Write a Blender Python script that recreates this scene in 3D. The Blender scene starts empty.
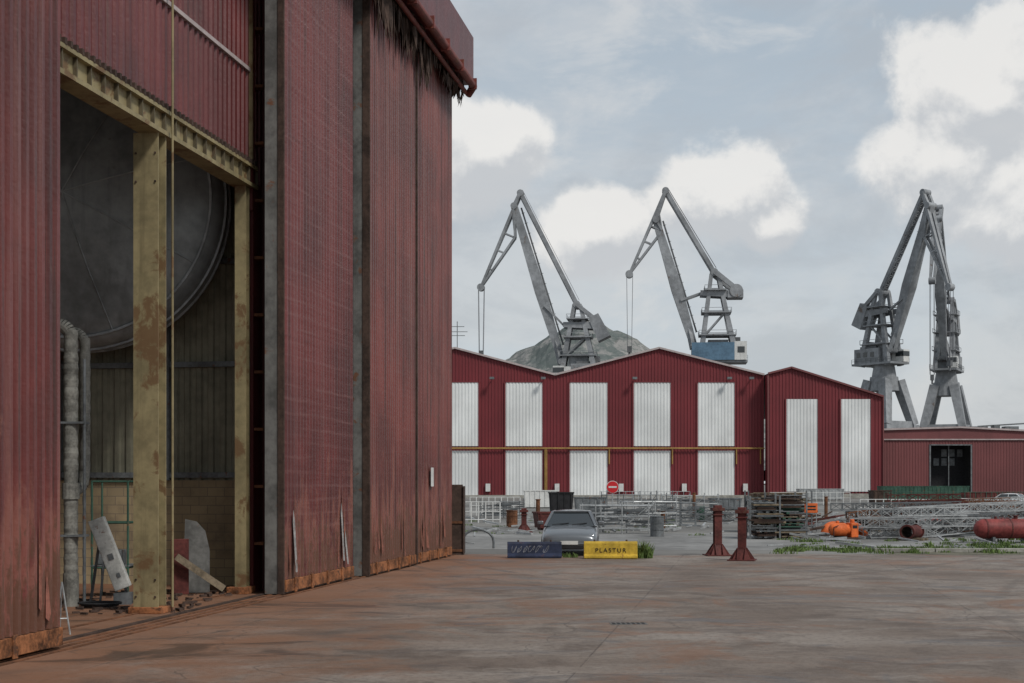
import bpy, math, random
from mathutils import Vector, Matrix
random.seed(7)
S=bpy.context.scene
F=1422.0; H=2.3
def GX(px,D): return (px-512)/F*D
def ZZ(py,D): return H+(483-py)/F*D

# ---------------------------------------------------------------- materials
def newmat(name):
    m=bpy.data.materials.new(name); m.use_nodes=True
    nt=m.node_tree; b=nt.nodes['Principled BSDF']
    return m,nt,b
class N:
    def __init__(s,nt): s.nt=nt
    def n(s,t,**k):
        x=s.nt.nodes.new(t)
        for a,v in k.items(): setattr(x,a,v)
        return x
    def l(s,a,b): s.nt.links.new(a,b)
    def setin(s,node,i,v):
        if isinstance(v,bpy.types.NodeSocket): s.l(v,node.inputs[i])
        else: node.inputs[i].default_value=v
    def math(s,op,a,b=0.0,c=0.0,clamp=False):
        x=s.n('ShaderNodeMath',operation=op); x.use_clamp=clamp
        s.setin(x,0,a); s.setin(x,1,b)
        if op in('MULTIPLY_ADD',): s.setin(x,2,c)
        return x.outputs[0]
    def vmath(s,op,a,b=(0,0,0)):
        x=s.n('ShaderNodeVectorMath',operation=op)
        s.setin(x,0,a); s.setin(x,1,b)
        return x.outputs['Value'] if op in('LENGTH','DISTANCE','DOT_PRODUCT') else x.outputs[0]
    def noise(s,vec,scale,detail=4,rough=.55,dist=0.0):
        x=s.n('ShaderNodeTexNoise'); s.l(vec,x.inputs['Vector'])
        x.inputs['Scale'].default_value=scale; x.inputs['Detail'].default_value=detail
        x.inputs['Roughness'].default_value=rough; x.inputs['Distortion'].default_value=dist
        return x.outputs[0]
    def ramp(s,f,a,b,smooth=True):
        x=s.n('ShaderNodeMapRange'); 
        x.interpolation_type='SMOOTHSTEP' if smooth else 'LINEAR'
        s.setin(x,0,f); x.inputs[1].default_value=a; x.inputs[2].default_value=b
        return x.outputs[0]
    def mix(s,f,a,b,bt='MIX'):
        x=s.n('ShaderNodeMix',data_type='RGBA',blend_type=bt)
        s.setin(x,0,f)
        for i,v in((6,a),(7,b)):
            if isinstance(v,bpy.types.NodeSocket): s.l(v,x.inputs[i])
            else: x.inputs[i].default_value=(v[0],v[1],v[2],1)
        return x.outputs[2]
    def bump(s,h,st,dist,b):
        x=s.n('ShaderNodeBump'); s.l(h,x.inputs['Height'])
        x.inputs['Strength'].default_value=st; x.inputs['Distance'].default_value=dist
        s.l(x.outputs[0],b.inputs['Normal'])
def weather(name,col,rough=.7,metal=0.0,var=.25,scale=1.0,rust=0.0,rustcol=(.16,.06,.025),streak=0.0,bump=0.0,spec=.3):
    m,nt,b=newmat(name); g=N(nt)
    tc=g.n('ShaderNodeTexCoord').outputs['Object']
    n1=g.noise(tc,scale,5,.6); n2=g.noise(tc,scale*7,3,.6)
    dark=tuple(c*(1-var*1.3) for c in col); lite=tuple(min(1,c*(1+var)) for c in col)
    f=g.math('ADD',g.math('MULTIPLY',n1,.65),g.math('MULTIPLY',n2,.35))
    c=g.mix(g.ramp(f,.33,.67),dark,lite)
    if streak>0:
        sv=g.vmath('MULTIPLY',tc,(5,5,.25)); sn=g.noise(sv,1.0,4,.6)
        c=g.mix(g.math('MULTIPLY',g.ramp(sn,.5,.75),streak),c,tuple(x*.45 for x in col))
    if rust>0:
        r=g.noise(tc,scale*1.7,7,.7,.4)
        c=g.mix(g.math('MULTIPLY',g.ramp(r,.66-rust*.3,.72-rust*.25),.85),c,rustcol)
    g.l(c,b.inputs['Base Color'])
    b.inputs['Roughness'].default_value=rough; b.inputs['Metallic'].default_value=metal
    b.inputs['Specular IOR Level'].default_value=spec
    if bump>0: g.bump(n2,bump,.02,b)
    return m

M={}
M['crane']=weather('crane_hazy_grey_paint',(.25,.26,.27),.65,var=.28,scale=.15,rust=.16,rustcol=(.12,.085,.065),streak=.35)  # grey paint, with distance haze taken into its tone
M['crane_dk']=weather('crane_dark_steel',(.12,.125,.13),.7,var=.3,scale=.3)
M['crane_blue']=weather('crane_blue_paint',(.09,.16,.23),.6,var=.25,scale=.3)
M['rope']=weather('wire_rope',(.12,.12,.13),.6)
M['steel_edge']=weather('grey_painted_steel',(.14,.138,.13),.65,var=.35,scale=1.2,rust=.30,streak=.4)
M['beige']=weather('ochre_painted_steel',(.25,.205,.11),.6,var=.25,scale=.9,rust=.42,rustcol=(.14,.075,.035),streak=.6)
M['beige_dk']=weather('grimy_ochre_steel',(.11,.09,.055),.7,var=.3,scale=1.2,rust=.45,rustcol=(.08,.045,.028),streak=.45)
M['rust']=weather('rusty_steel',(.16,.07,.035),.9,var=.45,scale=1.5,bump=.4)
M['rustor']=weather('orange_rust',(.24,.095,.040),.9,var=.6,scale=2.6,rust=.35,rustcol=(.08,.04,.025),bump=.4)
M['darkrust']=weather('dark_rust',(.06,.038,.029),.85,var=.4,scale=2,bump=.3)
M['galv']=weather('galvanised_steel',(.36,.37,.37),.5,metal=.3,var=.3,scale=2)
M['galv_dk']=weather('dull_galvanised_steel',(.15,.16,.165),.55,metal=.3,var=.3,scale=2,rust=.2)
M['white']=weather('white_paint',(.58,.58,.56),.6,var=.14,scale=1.5,rust=.08,streak=.2)
M['cabwhite']=weather('grimy_white_enamel',(.50,.50,.47),.5,var=.25,scale=2.5,rust=.2,streak=.35)
M['black']=weather('black_rubber',(.02,.02,.022),.8,var=.3,scale=3)
M['yellow']=weather('yellow_paint',(.48,.32,.035),.65,var=.22,scale=2.5,rust=.26,streak=.4)
M['blue']=weather('dark_blue_paint',(.022,.03,.06),.65,var=.35,scale=3,rust=.2)
M['redpaint']=weather('red_oxide_paint',(.10,.026,.022),.7,var=.4,scale=2,rust=.3,rustcol=(.09,.045,.03))
M['gutter']=weather('gutter_red_paint',(.17,.045,.036),.6,var=.35,scale=2,rust=.3)
M['redbright']=weather('sign_red',(.50,.02,.025),.5,var=.08)
M['orange']=weather('orange_paint',(.62,.13,.03),.6,var=.25,scale=2,rust=.1)
M['green']=weather('green_paint',(.035,.085,.06),.65,var=.3,scale=1.0,rust=.25)
M['wood']=weather('weathered_timber',(.20,.16,.11),.9,var=.35,scale=3,streak=.3)
M['tank']=weather('dull_tank_steel',(.24,.26,.265),.42,metal=.1,var=.3,scale=.5,rust=.14,rustcol=(.13,.10,.075),streak=.4,spec=.5)
M['tank_rim']=weather('tank_rim_steel',(.34,.36,.37),.45,metal=.1,var=.3,scale=1)
M['duct']=weather('dusty_duct',(.19,.185,.165),.75,metal=0,var=.4,scale=3)
M['concrete']=weather('cast_concrete',(.28,.27,.24),.9,var=.25,scale=1.5,bump=.3)
M['yellowpipe']=weather('ochre_pipe',(.33,.20,.06),.6,var=.2)
M['trim']=weather('light_trim',(.40,.34,.33),.6,var=.15)
M['roof']=weather('fibre_cement_roof',(.23,.22,.21),.9,var=.2,scale=.2)
M['asphaltdk']=weather('tar',(.03,.025,.02),.9)
m,nt,b=newmat('car_paint'); b.inputs['Base Color'].default_value=(.15,.16,.17,1); b.inputs['Metallic'].default_value=.5; b.inputs['Roughness'].default_value=.33; b.inputs['Coat Weight'].default_value=.5; M['carpaint']=m
m,nt,b=newmat('car_glass'); b.inputs['Base Color'].default_value=(.02,.025,.028,1); b.inputs['Roughness'].default_value=.06; b.inputs['Specular IOR Level'].default_value=.8; M['glass']=m
m,nt,b=newmat('headlight_lens'); b.inputs['Base Color'].default_value=(.6,.62,.64,1); b.inputs['Roughness'].default_value=.12; b.inputs['Metallic'].default_value=.6; M['lens']=m

def door_mat(name,base,seed,damage=1.0,hlines=1.0,vst=1.0):
    m,nt,b=newmat(name); g=N(nt)
    tc=g.n('ShaderNodeTexCoord').outputs['Object']
    p=g.vmath('ADD',tc,(seed,seed*1.7,0))
    sep=g.n('ShaderNodeSeparateXYZ'); g.l(tc,sep.inputs[0]); z=sep.outputs[2]
    big=g.noise(p,.30,5,.6)
    vs=g.noise(g.vmath('MULTIPLY',p,(3,3.2,.07)),1,6,.70)
    vs2=g.noise(g.vmath('MULTIPLY',p,(3,9,.14)),1,5,.68)
    hs=g.noise(g.vmath('MULTIPLY',p,(1,.3,7.0)),1,4,.6)
    fine=g.noise(p,14,4,.7)
    col=g.mix(g.ramp(big,.35,.65),tuple(c*.70 for c in base),tuple(c*1.25 for c in base))
    chalk=(base[0]*1.45+.02,base[1]*2.7+.03,base[2]*2.7+.03)
    col=g.mix(g.math('MULTIPLY',g.ramp(vs,.5,.72),.55*vst),col,chalk)
    col=g.mix(g.math('MULTIPLY',g.ramp(vs,.5,.30),.8*vst),col,tuple(c*.38 for c in base))
    col=g.mix(g.math('MULTIPLY',g.ramp(vs2,.53,.68),.7*vst),col,(.050,.027,.023))
    w=g.n('ShaderNodeTexWave',wave_type='BANDS',bands_direction='Z',wave_profile='SIN')
    g.l(p,w.inputs['Vector']); w.inputs['Scale'].default_value=1.05; w.inputs['Distortion'].default_value=1.2; w.inputs['Detail'].default_value=3; w.inputs['Detail Scale'].default_value=.6
    hl=g.math('MULTIPLY',g.ramp(w.outputs[1],.80,1.0),g.ramp(hs,.40,.6))
    col=g.mix(g.math('MULTIPLY',hl,.42*hlines),col,chalk)
    hb=g.math('MULTIPLY',g.ramp(hs,.58,.72),g.ramp(fine,.42,.6))
    col=g.mix(g.math('MULTIPLY',hb,.45*hlines),col,tuple(c*.4 for c in base))
    low=g.math('SUBTRACT',1.0,g.ramp(z,.6,4.5))
    pn=g.noise(g.vmath('MULTIPLY',p,(1,2.6,.4)),1.1,9,.74,.5)
    pm=g.ramp(g.math('ADD',pn,g.math('MULTIPLY',low,.24*damage)),.64,.78)
    col=g.mix(g.math('MULTIPLY',pm,.6),col,(.27,.105,.075))
    pn2=g.noise(g.vmath('MULTIPLY',p,(1,3.0,.6)),2.1,9,.75,.3)
    low2=g.math('SUBTRACT',1.0,g.ramp(z,.1,2.8))
    pm2=g.ramp(g.math('ADD',pn2,g.math('MULTIPLY',low2,.26*damage)),.65,.74)
    col=g.mix(g.math('MULTIPLY',pm2,.85),col,(.105,.045,.024))
    g.l(col,b.inputs['Base Color'])
    g.l(g.math('ADD',.28,g.math('MULTIPLY',fine,.35)),b.inputs['Roughness']); b.inputs['Specular IOR Level'].default_value=.55
    g.bump(g.math('ADD',fine,g.math('MULTIPLY',hs,1.2*hlines+.2)),.35,.02,b)
    return m
M['door_a']=door_mat('weathered_red_cladding',(.135,.028,.024),3.0,1.1,.05,1.15)
M['door_b']=door_mat('weathered_dark_red_cladding',(.120,.021,.019),11.0,.9,.9,.9)
M['door_c']=door_mat('faded_red_cladding',(.155,.036,.029),23.0,1.2,.2,1.15)
M['redwall']=door_mat('red_cladding',(.120,.019,.018),31.0,.0,.0,.7)

def wh_mat(name,base,dirt):
    m,nt,b=newmat(name); g=N(nt)
    tc=g.n('ShaderNodeTexCoord').outputs['Object']
    n=g.noise(tc,.12,4); v=g.noise(g.vmath('MULTIPLY',tc,(1.5,1.5,.06)),1,6,.6)
    c=g.mix(g.ramp(n,.3,.7),tuple(x*.85 for x in base),tuple(min(1,x*1.12) for x in base))
    c=g.mix(g.math('MULTIPLY',g.ramp(v,.48,.75),dirt),c,tuple(x*.55 for x in base))
    g.l(c,b.inputs['Base Color']); b.inputs['Roughness'].default_value=.6
    return m
M['wh_red']=wh_mat('warehouse_red_sheet',(.150,.016,.021),.4)
M['wh_white']=wh_mat('warehouse_white_sheet',(.66,.67,.66),.3)
M['fr_red']=wh_mat('faded_red_sheet',(.15,.042,.042),.4)

M['intclad']=weather('olive_brown_cladding',(.22,.21,.155),.6,var=.25,scale=.6,streak=.5)
m,nt,b=newmat('concrete_block_wall'); g=N(nt)
tc=g.n('ShaderNodeTexCoord').outputs['Object']
sep=g.n('ShaderNodeSeparateXYZ'); g.l(tc,sep.inputs[0]); cb=g.n('ShaderNodeCombineXYZ'); g.l(sep.outputs[0],cb.inputs[0]); g.l(sep.outputs[2],cb.inputs[1])
br=g.n('ShaderNodeTexBrick'); g.l(cb.outputs[0],br.inputs['Vector']); br.inputs['Scale'].default_value=1; br.inputs['Brick Width'].default_value=.4; br.inputs['Row Height'].default_value=.2; br.inputs['Mortar Size'].default_value=.008
br.inputs['Color1'].default_value=(.38,.29,.17,1); br.inputs['Color2'].default_value=(.31,.24,.145,1); br.inputs['Mortar'].default_value=(.19,.15,.11,1)
nn=g.noise(tc,1.2,6); c=g.mix(g.ramp(nn,.4,.75),br.outputs[0],(.16,.12,.08)); g.l(c,b.inputs['Base Color']); b.inputs['Roughness'].default_value=.9
g.bump(br.outputs[1],-.4,.02,b)
M['block']=m

# ---------------------------------------------------------------- mesh builder
class MB:
    def __init__(s): s.v=[]; s.f=[]
    def add(s,vs,fs):
        o=len(s.v); s.v+= [tuple(v) for v in vs]; s.f+=[tuple(i+o for i in f) for f in fs]; return s
    def box(s,x0,x1,y0,y1,z0,z1):
        return s.add([(x0,y0,z0),(x1,y0,z0),(x1,y1,z0),(x0,y1,z0),(x0,y0,z1),(x1,y0,z1),(x1,y1,z1),(x0,y1,z1)],
          [(0,3,2,1),(4,5,6,7),(0,1,5,4),(1,2,6,5),(2,3,7,6),(3,0,4,7)])
    def beam(s,p1,p2,w,h=None,w2=None,h2=None,up=(0,0,1)):
        h=w if h is None else h; w2=w if w2 is None else w2; h2=h if h2 is None else h2
        p1=Vector(p1);p2=Vector(p2); d=(p2-p1).normalized(); u=Vector(up)
        if abs(d.dot(u))>.99: u=Vector((0,1,0))
        a=d.cross(u).normalized(); c=a.cross(d).normalized()
        vs=[]
        for p,ww,hh in((p1,w,h),(p2,w2,h2)):
            for sx,sy in((-1,-1),(1,-1),(1,1),(-1,1)): vs.append(p+a*sx*ww/2+c*sy*hh/2)
        return s.add(vs,[(0,3,2,1),(4,5,6,7),(0,1,5,4),(1,2,6,5),(2,3,7,6),(3,0,4,7)])
    def tube(s,p1,p2,r,n=10,r2=None,cap=True):
        r2=r if r2 is None else r2
        p1=Vector(p1);p2=Vector(p2); d=(p2-p1).normalized(); u=Vector((0,0,1))
        if abs(d.dot(u))>.99: u=Vector((0,1,0))
        a=d.cross(u).normalized(); c=a.cross(d)
        vs=[];fs=[]
        for p,rr in((p1,r),(p2,r2)):
            for i in range(n):
                t=2*math.pi*i/n; vs.append(p+a*math.cos(t)*rr+c*math.sin(t)*rr)
        for i in range(n):
            j=(i+1)%n; fs.append((i,j,n+j,n+i))
        if cap: fs+= [tuple(reversed(range(n))),tuple(range(n,2*n))]
        return s.add(vs,fs)
    def path(s,pts,r,n=8):
        for a,b in zip(pts[:-1],pts[1:]): s.tube(a,b,r,n)
        return s
    def truss(s,p1,p2,h,w,t,bays,up=(0,0,1)):
        p1=Vector(p1);p2=Vector(p2); d=(p2-p1).normalized(); u=Vector(up)
        if abs(d.dot(u))>.99:u=Vector((0,1,0))
        a=d.cross(u).normalized(); c=a.cross(d)
        cs=[a*sx*w/2+c*sy*h/2 for sx,sy in((-1,-1),(1,-1),(1,1),(-1,1))]
        for o in cs: s.beam(p1+o,p2+o,t)
        L=(p2-p1)
        for i in range(bays):
            q=p1+L*(i/bays); q2=p1+L*((i+1)/bays)
            for k in range(4):
                o1,o2=cs[k],cs[(k+1)%4]
                s.beam(q+o1,q+o2,t*.6)
                if i%2: s.beam(q+o1,q2+o2,t*.6)
                else: s.beam(q+o2,q2+o1,t*.6)
        return s
    def build(s,name,mat,parent=None,smooth=False,bevel=0,loc=None,rot=None):
        me=bpy.data.meshes.new(name); me.from_pydata(s.v,[],s.f); me.update()
        me.materials.append(mat)
        if smooth:
            for p in me.polygons: p.use_smooth=True
        ob=bpy.data.objects.new(name,me); S.collection.objects.link(ob)
        if parent: ob.parent=parent
        if loc: ob.location=loc
        if rot: ob.rotation_euler=rot
        if bevel:
            md=ob.modifiers.new('bev','BEVEL'); md.width=bevel; md.segments=2; md.limit_method='ANGLE'
        return ob
def empty(name,loc=(0,0,0),rz=0):
    e=bpy.data.objects.new(name,None); e.empty_display_size=.5; S.collection.objects.link(e); e.location=loc; e.rotation_euler=(0,0,rz); return e
def corr(mb,p0,dv,L,z0,ztop,nv,pitch=.25,depth=.04,wob=0):
    p0=Vector(p0);dv=Vector(dv).normalized();nv=Vector(nv).normalized()
    zt=ztop if callable(ztop) else (lambda s:ztop)
    pts=[];k=0
    while k*pitch<L:
        for f,d in((0,0),(.38,0),(.5,1),(.88,1)):
            s=(k+f)*pitch
            if s<=L: pts.append((s,d))
        k+=1
    pts.append((L,0))
    vs=[];fs=[]
    for i,(s,d) in enumerate(pts):
        b=p0+dv*s+nv*d*depth
        vs.append((b.x,b.y,z0)); vs.append((b.x,b.y,zt(s)))
        if i: fs.append((2*i-2,2*i,2*i+1,2*i-1))
    mb.add(vs,fs); return mb

# ---------------------------------------------------------------- ground
m,nt,b=newmat('yard_asphalt'); g=N(nt)
tc=g.n('ShaderNodeTexCoord').outputs['Object']
a1=g.noise(g.vmath('MULTIPLY',tc,(.35,1,1)),.06,6,.6); a2=g.noise(tc,.8,7,.7); a3=g.noise(tc,25,2,.6)
c=g.mix(g.ramp(a1,.4,.62),(.10,.095,.088),(.20,.192,.178)); c=g.mix(g.math('MULTIPLY',g.ramp(a2,.45,.7),.5),c,(.07,.062,.05))
c=g.mix(g.math('MULTIPLY',a3,.25),c,(.2,.19,.17))
g.l(c,b.inputs['Base Color']); b.inputs['Roughness'].default_value=.9; g.bump(a3,.3,.01,b)
MB().add([(-4000,-300,0),(4000,-300,0),(4000,7000,0),(-4000,7000,0)],[(0,1,2,3)]).build('ground',m)

m,nt,b=newmat('stained_concrete'); g=N(nt)
tc=g.n('ShaderNodeTexCoord').outputs['Object']
sep=g.n('ShaderNodeSeparateXYZ'); g.l(tc,sep.inputs[0])
big=g.noise(tc,.13,6,.62,.6); mid=g.noise(tc,.7,8,.70,.4); fine=g.noise(tc,9,5,.7); grit=g.noise(tc,60,2,.7)
strk=g.noise(g.vmath('MULTIPLY',tc,(.6,1.0,1)),.55,9,.72,.3)
c=g.mix(g.ramp(big,.38,.62),(.140,.104,.080),(.225,.188,.157))
c=g.mix(g.math('MULTIPLY',g.ramp(mid,.47,.66),.8),c,(.080,.056,.042))
c=g.mix(g.math('MULTIPLY',g.ramp(strk,.52,.64),.55),c,(.28,.247,.215))
c=g.mix(g.math('MULTIPLY',g.ramp(strk,.47,.36),.65),c,(.082,.058,.045))
c=g.mix(g.math('MULTIPLY',g.ramp(fine,.46,.68),.6),c,(.072,.053,.041))
c=g.mix(g.math('MULTIPLY',g.ramp(grit,.56,.70),.4),c,(.31,.28,.25))
dist=g.math('MULTIPLY',g.math('SUBTRACT',g.math('ADD',sep.outputs[0],9.55),g.math('MULTIPLY',sep.outputs[1],.1674)),.986)
rn=g.math('ADD',dist,g.math('MULTIPLY',g.math('SUBTRACT',mid,.5),12.0))
c=g.mix(g.math('MULTIPLY',g.math('SUBTRACT',1.0,g.ramp(rn,-.3,5.5)),.72),c,(.215,.085,.034))
rp=g.noise(tc,.30,8,.72,1.0)
c=g.mix(g.math('MULTIPLY',g.ramp(rp,.50,.62),.58),c,(.185,.088,.045))
oil=g.noise(g.vmath('MULTIPLY',tc,(.6,1.1,1)),.45,8,.68,1.2)
c=g.mix(g.math('MULTIPLY',g.ramp(oil,.56,.63),.6),c,(.050,.037,.030))
for cx,cy,rad,st in((38,52,41.0,.45),(38,52,42.6,.45),(-30,70,50.0,.4),(-30,70,51.6,.4),(60,10,52,.35),(60,10,53.5,.35),(20,-40,66,.35),(20,-40,67.6,.35)):
    rr_=g.vmath('DISTANCE',tc,(cx,cy,0))
    t=g.math('ABSOLUTE',g.math('SUBTRACT',rr_,rad))
    t=g.math('SUBTRACT',1.0,g.ramp(t,.05,.17))
    c=g.mix(g.math('MULTIPLY',g.math('MULTIPLY',t,g.ramp(strk,.42,.58)),st),c,(.055,.045,.038))
jr=g.n('ShaderNodeTexBrick'); jm=g.n('ShaderNodeMapping'); jm.inputs['Rotation'].default_value=(0,0,math.radians(9.5)); jm.inputs['Location'].default_value=(2.1,1.0,0); g.l(tc,jm.inputs[0]); g.l(jm.outputs[0],jr.inputs['Vector'])
jr.offset=0; jr.inputs['Scale'].default_value=1; jr.inputs['Brick Width'].default_value=6.0; jr.inputs['Row Height'].default_value=6.0; jr.inputs['Mortar Size'].default_value=.016; jr.inputs['Mortar Smooth'].default_value=.3
jf=g.math('MULTIPLY',jr.outputs['Fac'],g.ramp(mid,.40,.6))
c=g.mix(g.math('MULTIPLY',jf,.55),c,(.05,.038,.03))
vo=g.n('ShaderNodeTexVoronoi',feature='DISTANCE_TO_EDGE')
wn=g.n('ShaderNodeTexNoise'); g.l(tc,wn.inputs['Vector']); wn.inputs['Scale'].default_value=1.3
g.l(g.vmath('ADD',tc,g.vmath('MULTIPLY',wn.outputs[1],(.9,.9,0))),vo.inputs['Vector']); vo.inputs['Scale'].default_value=.3
cr=g.math('MULTIPLY',g.math('SUBTRACT',1.0,g.ramp(vo.outputs[0],.0,.006)),g.ramp(big,.42,.55))
c=g.mix(g.math('MULTIPLY',cr,.6),c,(.045,.034,.027))
g.l(c,b.inputs['Base Color'])
g.l(g.math('SUBTRACT',.80,g.math('MULTIPLY',g.ramp(oil,.50,.66),.34)),b.inputs['Roughness'])
hh=g.math('ADD',g.math('MULTIPLY',fine,.7),g.math('ADD',g.math('MULTIPLY',grit,.35),g.math('MULTIPLY',jf,-.8)))
g.bump(hh,.7,.02,b)
APR=[(-40,-30),(80,-30),(80,43.2),(24,43.8),(16,45.3),(7.8,46.2),(3.5,44.8),(-1.7,46),(-40,46)]
MB().add([(x,y,.004) for x,y in APR],[tuple(range(len(APR)))]).build('concrete_apron',m)

road=weather('worn_road_surface',(.20,.196,.188),.9,var=.3,scale=.25,bump=.2)
MB().add([(-30,66,.005),(140,62,.005),(140,50.5,.005),(9,48.5,.005),(-30,52,.005)],[(0,4,3,2,1)]).build('yard_road',road)
kb=MB()
for i in range(24):
    x=12+i*2.0; kb.box(x,x+1.97,47.0-.02*i,47.18-.02*i,0,.14)
kb.build('kerb',M['concrete'],bevel=.015)

# ---------------------------------------------------------------- hangar
rz=-math.atan(.1674)
HG=empty('hangar_building',(-9.55,0,0),rz)
N1=(1,0,0)
corr(MB(),(0,10,0),(0,1,0),9.96,.32,15.5,N1,.21,.055).build('sliding_door_panel_near',M['door_a'],HG)
MB().box(-.34,-.004,10,19.94,.05,15.5).build('sliding_door_frame_near',M['steel_edge'],HG)
def botrail(name,s0,s1,off):
    mb=MB().box(off-.32,off+.055,s0,s1,.06,.31)
    s=s0+.5
    while s<s1-.3:
        mb.box(off+.055,off+.085,s,s+.12,.03,.34); s+=1.15
    mb.build(name,M['rustor'],HG,bevel=.01)
    w=MB(); s=s0+.9
    while s<s1-.3:
        w.tube((off-.2,s,.09),(off-.08,s,.09),.085,12); s+=2.4
    w.build(name+'_wheels',M['darkrust'],HG)
botrail('door_bottom_rail_near',10,19.94,0)
corr(MB(),(0,29.5,0),(0,1,0),5.1,.32,15.3,N1,.21,.045).build('sliding_door_panel_middle',M['door_b'],HG)
MB().box(-.38,-.004,29.46,34.6,.03,15.3).build('sliding_door_frame_middle',M['steel_edge'],HG)
botrail('door_bottom_rail_middle',29.55,34.6,0)
corr(MB(),(.2,35.3,0),(0,1,0),4.95,.32,14.9,N1,.21,.045).build('sliding_door_panel_far',M['door_c'],HG)
corr(MB(),(.15,40.33,0),(0,1,0),4.95,.32,14.9,N1,.21,.045).build('sliding_door_panel_end',M['door_c'],HG)
MB().box(-.16,.195,35.26,40.25,.03,14.9).box(-.16,.146,40.33,45.28,.03,14.9).build('sliding_door_frame_far',M['steel_edge'],HG)
botrail('door_bottom_rail_far',35.35,40.2,.2); botrail('door_bottom_rail_end',40.35,45.25,.15)
MB().box(-.10,.03,29.44,29.50,.03,15.3).box(.08,.26,35.24,35.30,.03,14.9).box(.19,.27,40.22,40.32,.03,14.9).build('door_edge_channels',M['darkrust'],HG)
fl=MB(); rr=random.Random(4)
for s,off,n in((29.8,.05,2),(33.2,.05,3),(35.8,.25,3),(38.5,.25,2),(41,.2,4),(43.6,.2,3),(19.2,.05,2)):
    for k in range(n):
        y=s+k*.29+rr.uniform(-.09,.09); h=rr.uniform(.5,1.7); z0=rr.uniform(.35,.7); w=rr.uniform(.035,.075); o=rr.uniform(.01,.06)
        fl.add([(off+o,y-w,z0),(off+o*1.3,y,z0-.05),(off+o,y+w,z0+.05),(off+.01,y+w*.5,z0+h*.6),(off+.005,y,z0+h),(off+.01,y-w*.6,z0+h*.5)],[(0,1,5),(1,2,3,5),(5,3,4)])
fl.build('torn_cladding_flaps',weather('peeling_primer',(.22,.085,.06),.7,var=.4,scale=3,rust=.4),HG)
fl=MB()
for y,z0,z1,off in((29.95,.45,1.75,.06),(33.45,.5,1.85,.06),(33.75,.4,1.2,.07)):
    fl.add([(off+.08,y-.06,z0),(off+.08,y+.06,z0),(off+.02,y+.07,z1-.25),(off+.01,y,z1),(off+.02,y-.07,z1-.25)],[(0,1,2,3,4)])
fl.build('bare_metal_flaps',weather('bare_metal',(.30,.29,.28),.6,var=.35,scale=5,rust=.35),HG)
R=-.94
corr(MB(),(R,19,0),(0,1,0),11.2,8.98,16,N1,.25,.05).build('upper_wall_cladding',M['redwall'],HG)
corr(MB(),(R,30.25,0),(0,1,0),15,0.0,15.6,N1,.25,.05).build('wall_cladding_behind_doors',M['redwall'],HG)
MB().box(R-.12,R+.09,5,30.2,10.87,10.95).build('light_girt',M['trim'],HG)
MB().box(R-.25,R+.16,5,30.2,8.46,8.54).box(R-.25,R+.16,5,30.2,8.86,8.93).box(R-.05,R+.06,5,30.2,8.54,8.86).build('lintel_beam',M['beige'],HG)
st=MB()
for i in range(24): st.box(R+.06,R+.13,19.2+i*.48,19.23+i*.48,8.54,8.86)
st.build('lintel_stiffeners',M['beige_dk'],HG)
st=MB()
for i in range(58): st.box(R-.02,R+.17,19.15+i*.19,19.22+i*.19,8.93,9.03)
st.build('lintel_packers',M['darkrust'],HG)
def hcol(mb,cx,cy,wx,wy,z0,z1,t=.03):
    mb.box(cx-wx/2,cx+wx/2,cy-wy/2,cy-wy/2+t,z0,z1).box(cx-wx/2,cx+wx/2,cy+wy/2-t,cy+wy/2,z0,z1).box(cx-.015,cx+.015,cy-wy/2+t,cy+wy/2-t,z0,z1)
cm=MB(); hcol(cm,R-.12,25.35,.46,.36,.0,8.46); hcol(cm,R-.05,29.8,.24,.22,.0,8.46); hcol(cm,R-.12,19.6,.4,.36,0,8.46)
cm.build('portal_columns',M['beige'],HG)
bp=MB()
for k in range(2):
    for x in(R-.3,R+.06): bp.tube((x,25.165,7.6+k*.5),(x,25.15,7.6+k*.5),.02,6)
    for x in(R-.3,R+.06): bp.tube((x,25.165,.3+k*.3),(x,25.15,.3+k*.3),.02,6)
bp.build('column_bolts',M['darkrust'],HG)
MB().box(R-.42,R+.2,25.1,25.62,.005,.12).box(R-.3,R+.15,29.55,30.05,.005,.15).build('column_bases',M['rustor'],HG,bevel=.01)
MB().tube((R+.24,25.5,0.1),(R+.24,25.5,16),.022,8).build('downpipe',M['beige'],HG)
MB().box(R+.03,R+.10,30.05,30.5,0,8.6).box(R-.1,R+.12,29.95,30.1,8.0,15.6).build('door_jamb_post',M['redwall'],HG)
MB().box(R-.1,R+.13,29.92,29.97,8.9,15.6).build('jamb_strip',M['beige'],HG)
jb=MB()
for i in range(12): jb.box(R+.05,R+.3,30.12,30.16+.2,1.0+i*1.2,1.06+i*1.2)
jb.build('jamb_brackets',M['rust'],HG)
MB().box(-26,.7,12,45.9,16.0,16.35).box(-6,.7,-6,12,16.0,16.35).box(-26,-6,9,11,16.0,16.35).box(-26,-6,-6,-3,16.0,16.35).box(-26,-6,2,4,16.0,16.35).build('gapped_roof_slab',M['roof'],HG)  # unseen gaps at the near end added to let light into the hangar
MB().box(.3,.75,5,45.95,14.95,16.45).build('eave_fascia',M['redwall'],HG)
MB().box(-1,.32,5,45.9,14.98,15.1).build('eave_soffit',M['steel_edge'],HG)
MB().tube((.82,5,14.80),(.82,45.6,14.80),.12,14).tube((.55,5,14.65),(.55,45.7,14.65),.07,10).tube((.82,45.6,14.80),(.60,45.85,14.62),.12,14).build('eave_gutter_pipe',M['gutter'],HG,smooth=False)
gb=MB()
for i in range(20): gb.box(.7,.96,7+i*2.02,7.06+i*2.02,14.66,15.0)
gb.build('gutter_brackets',M['gutter'],HG)
tt=MB(); rr=random.Random(9)
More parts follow.
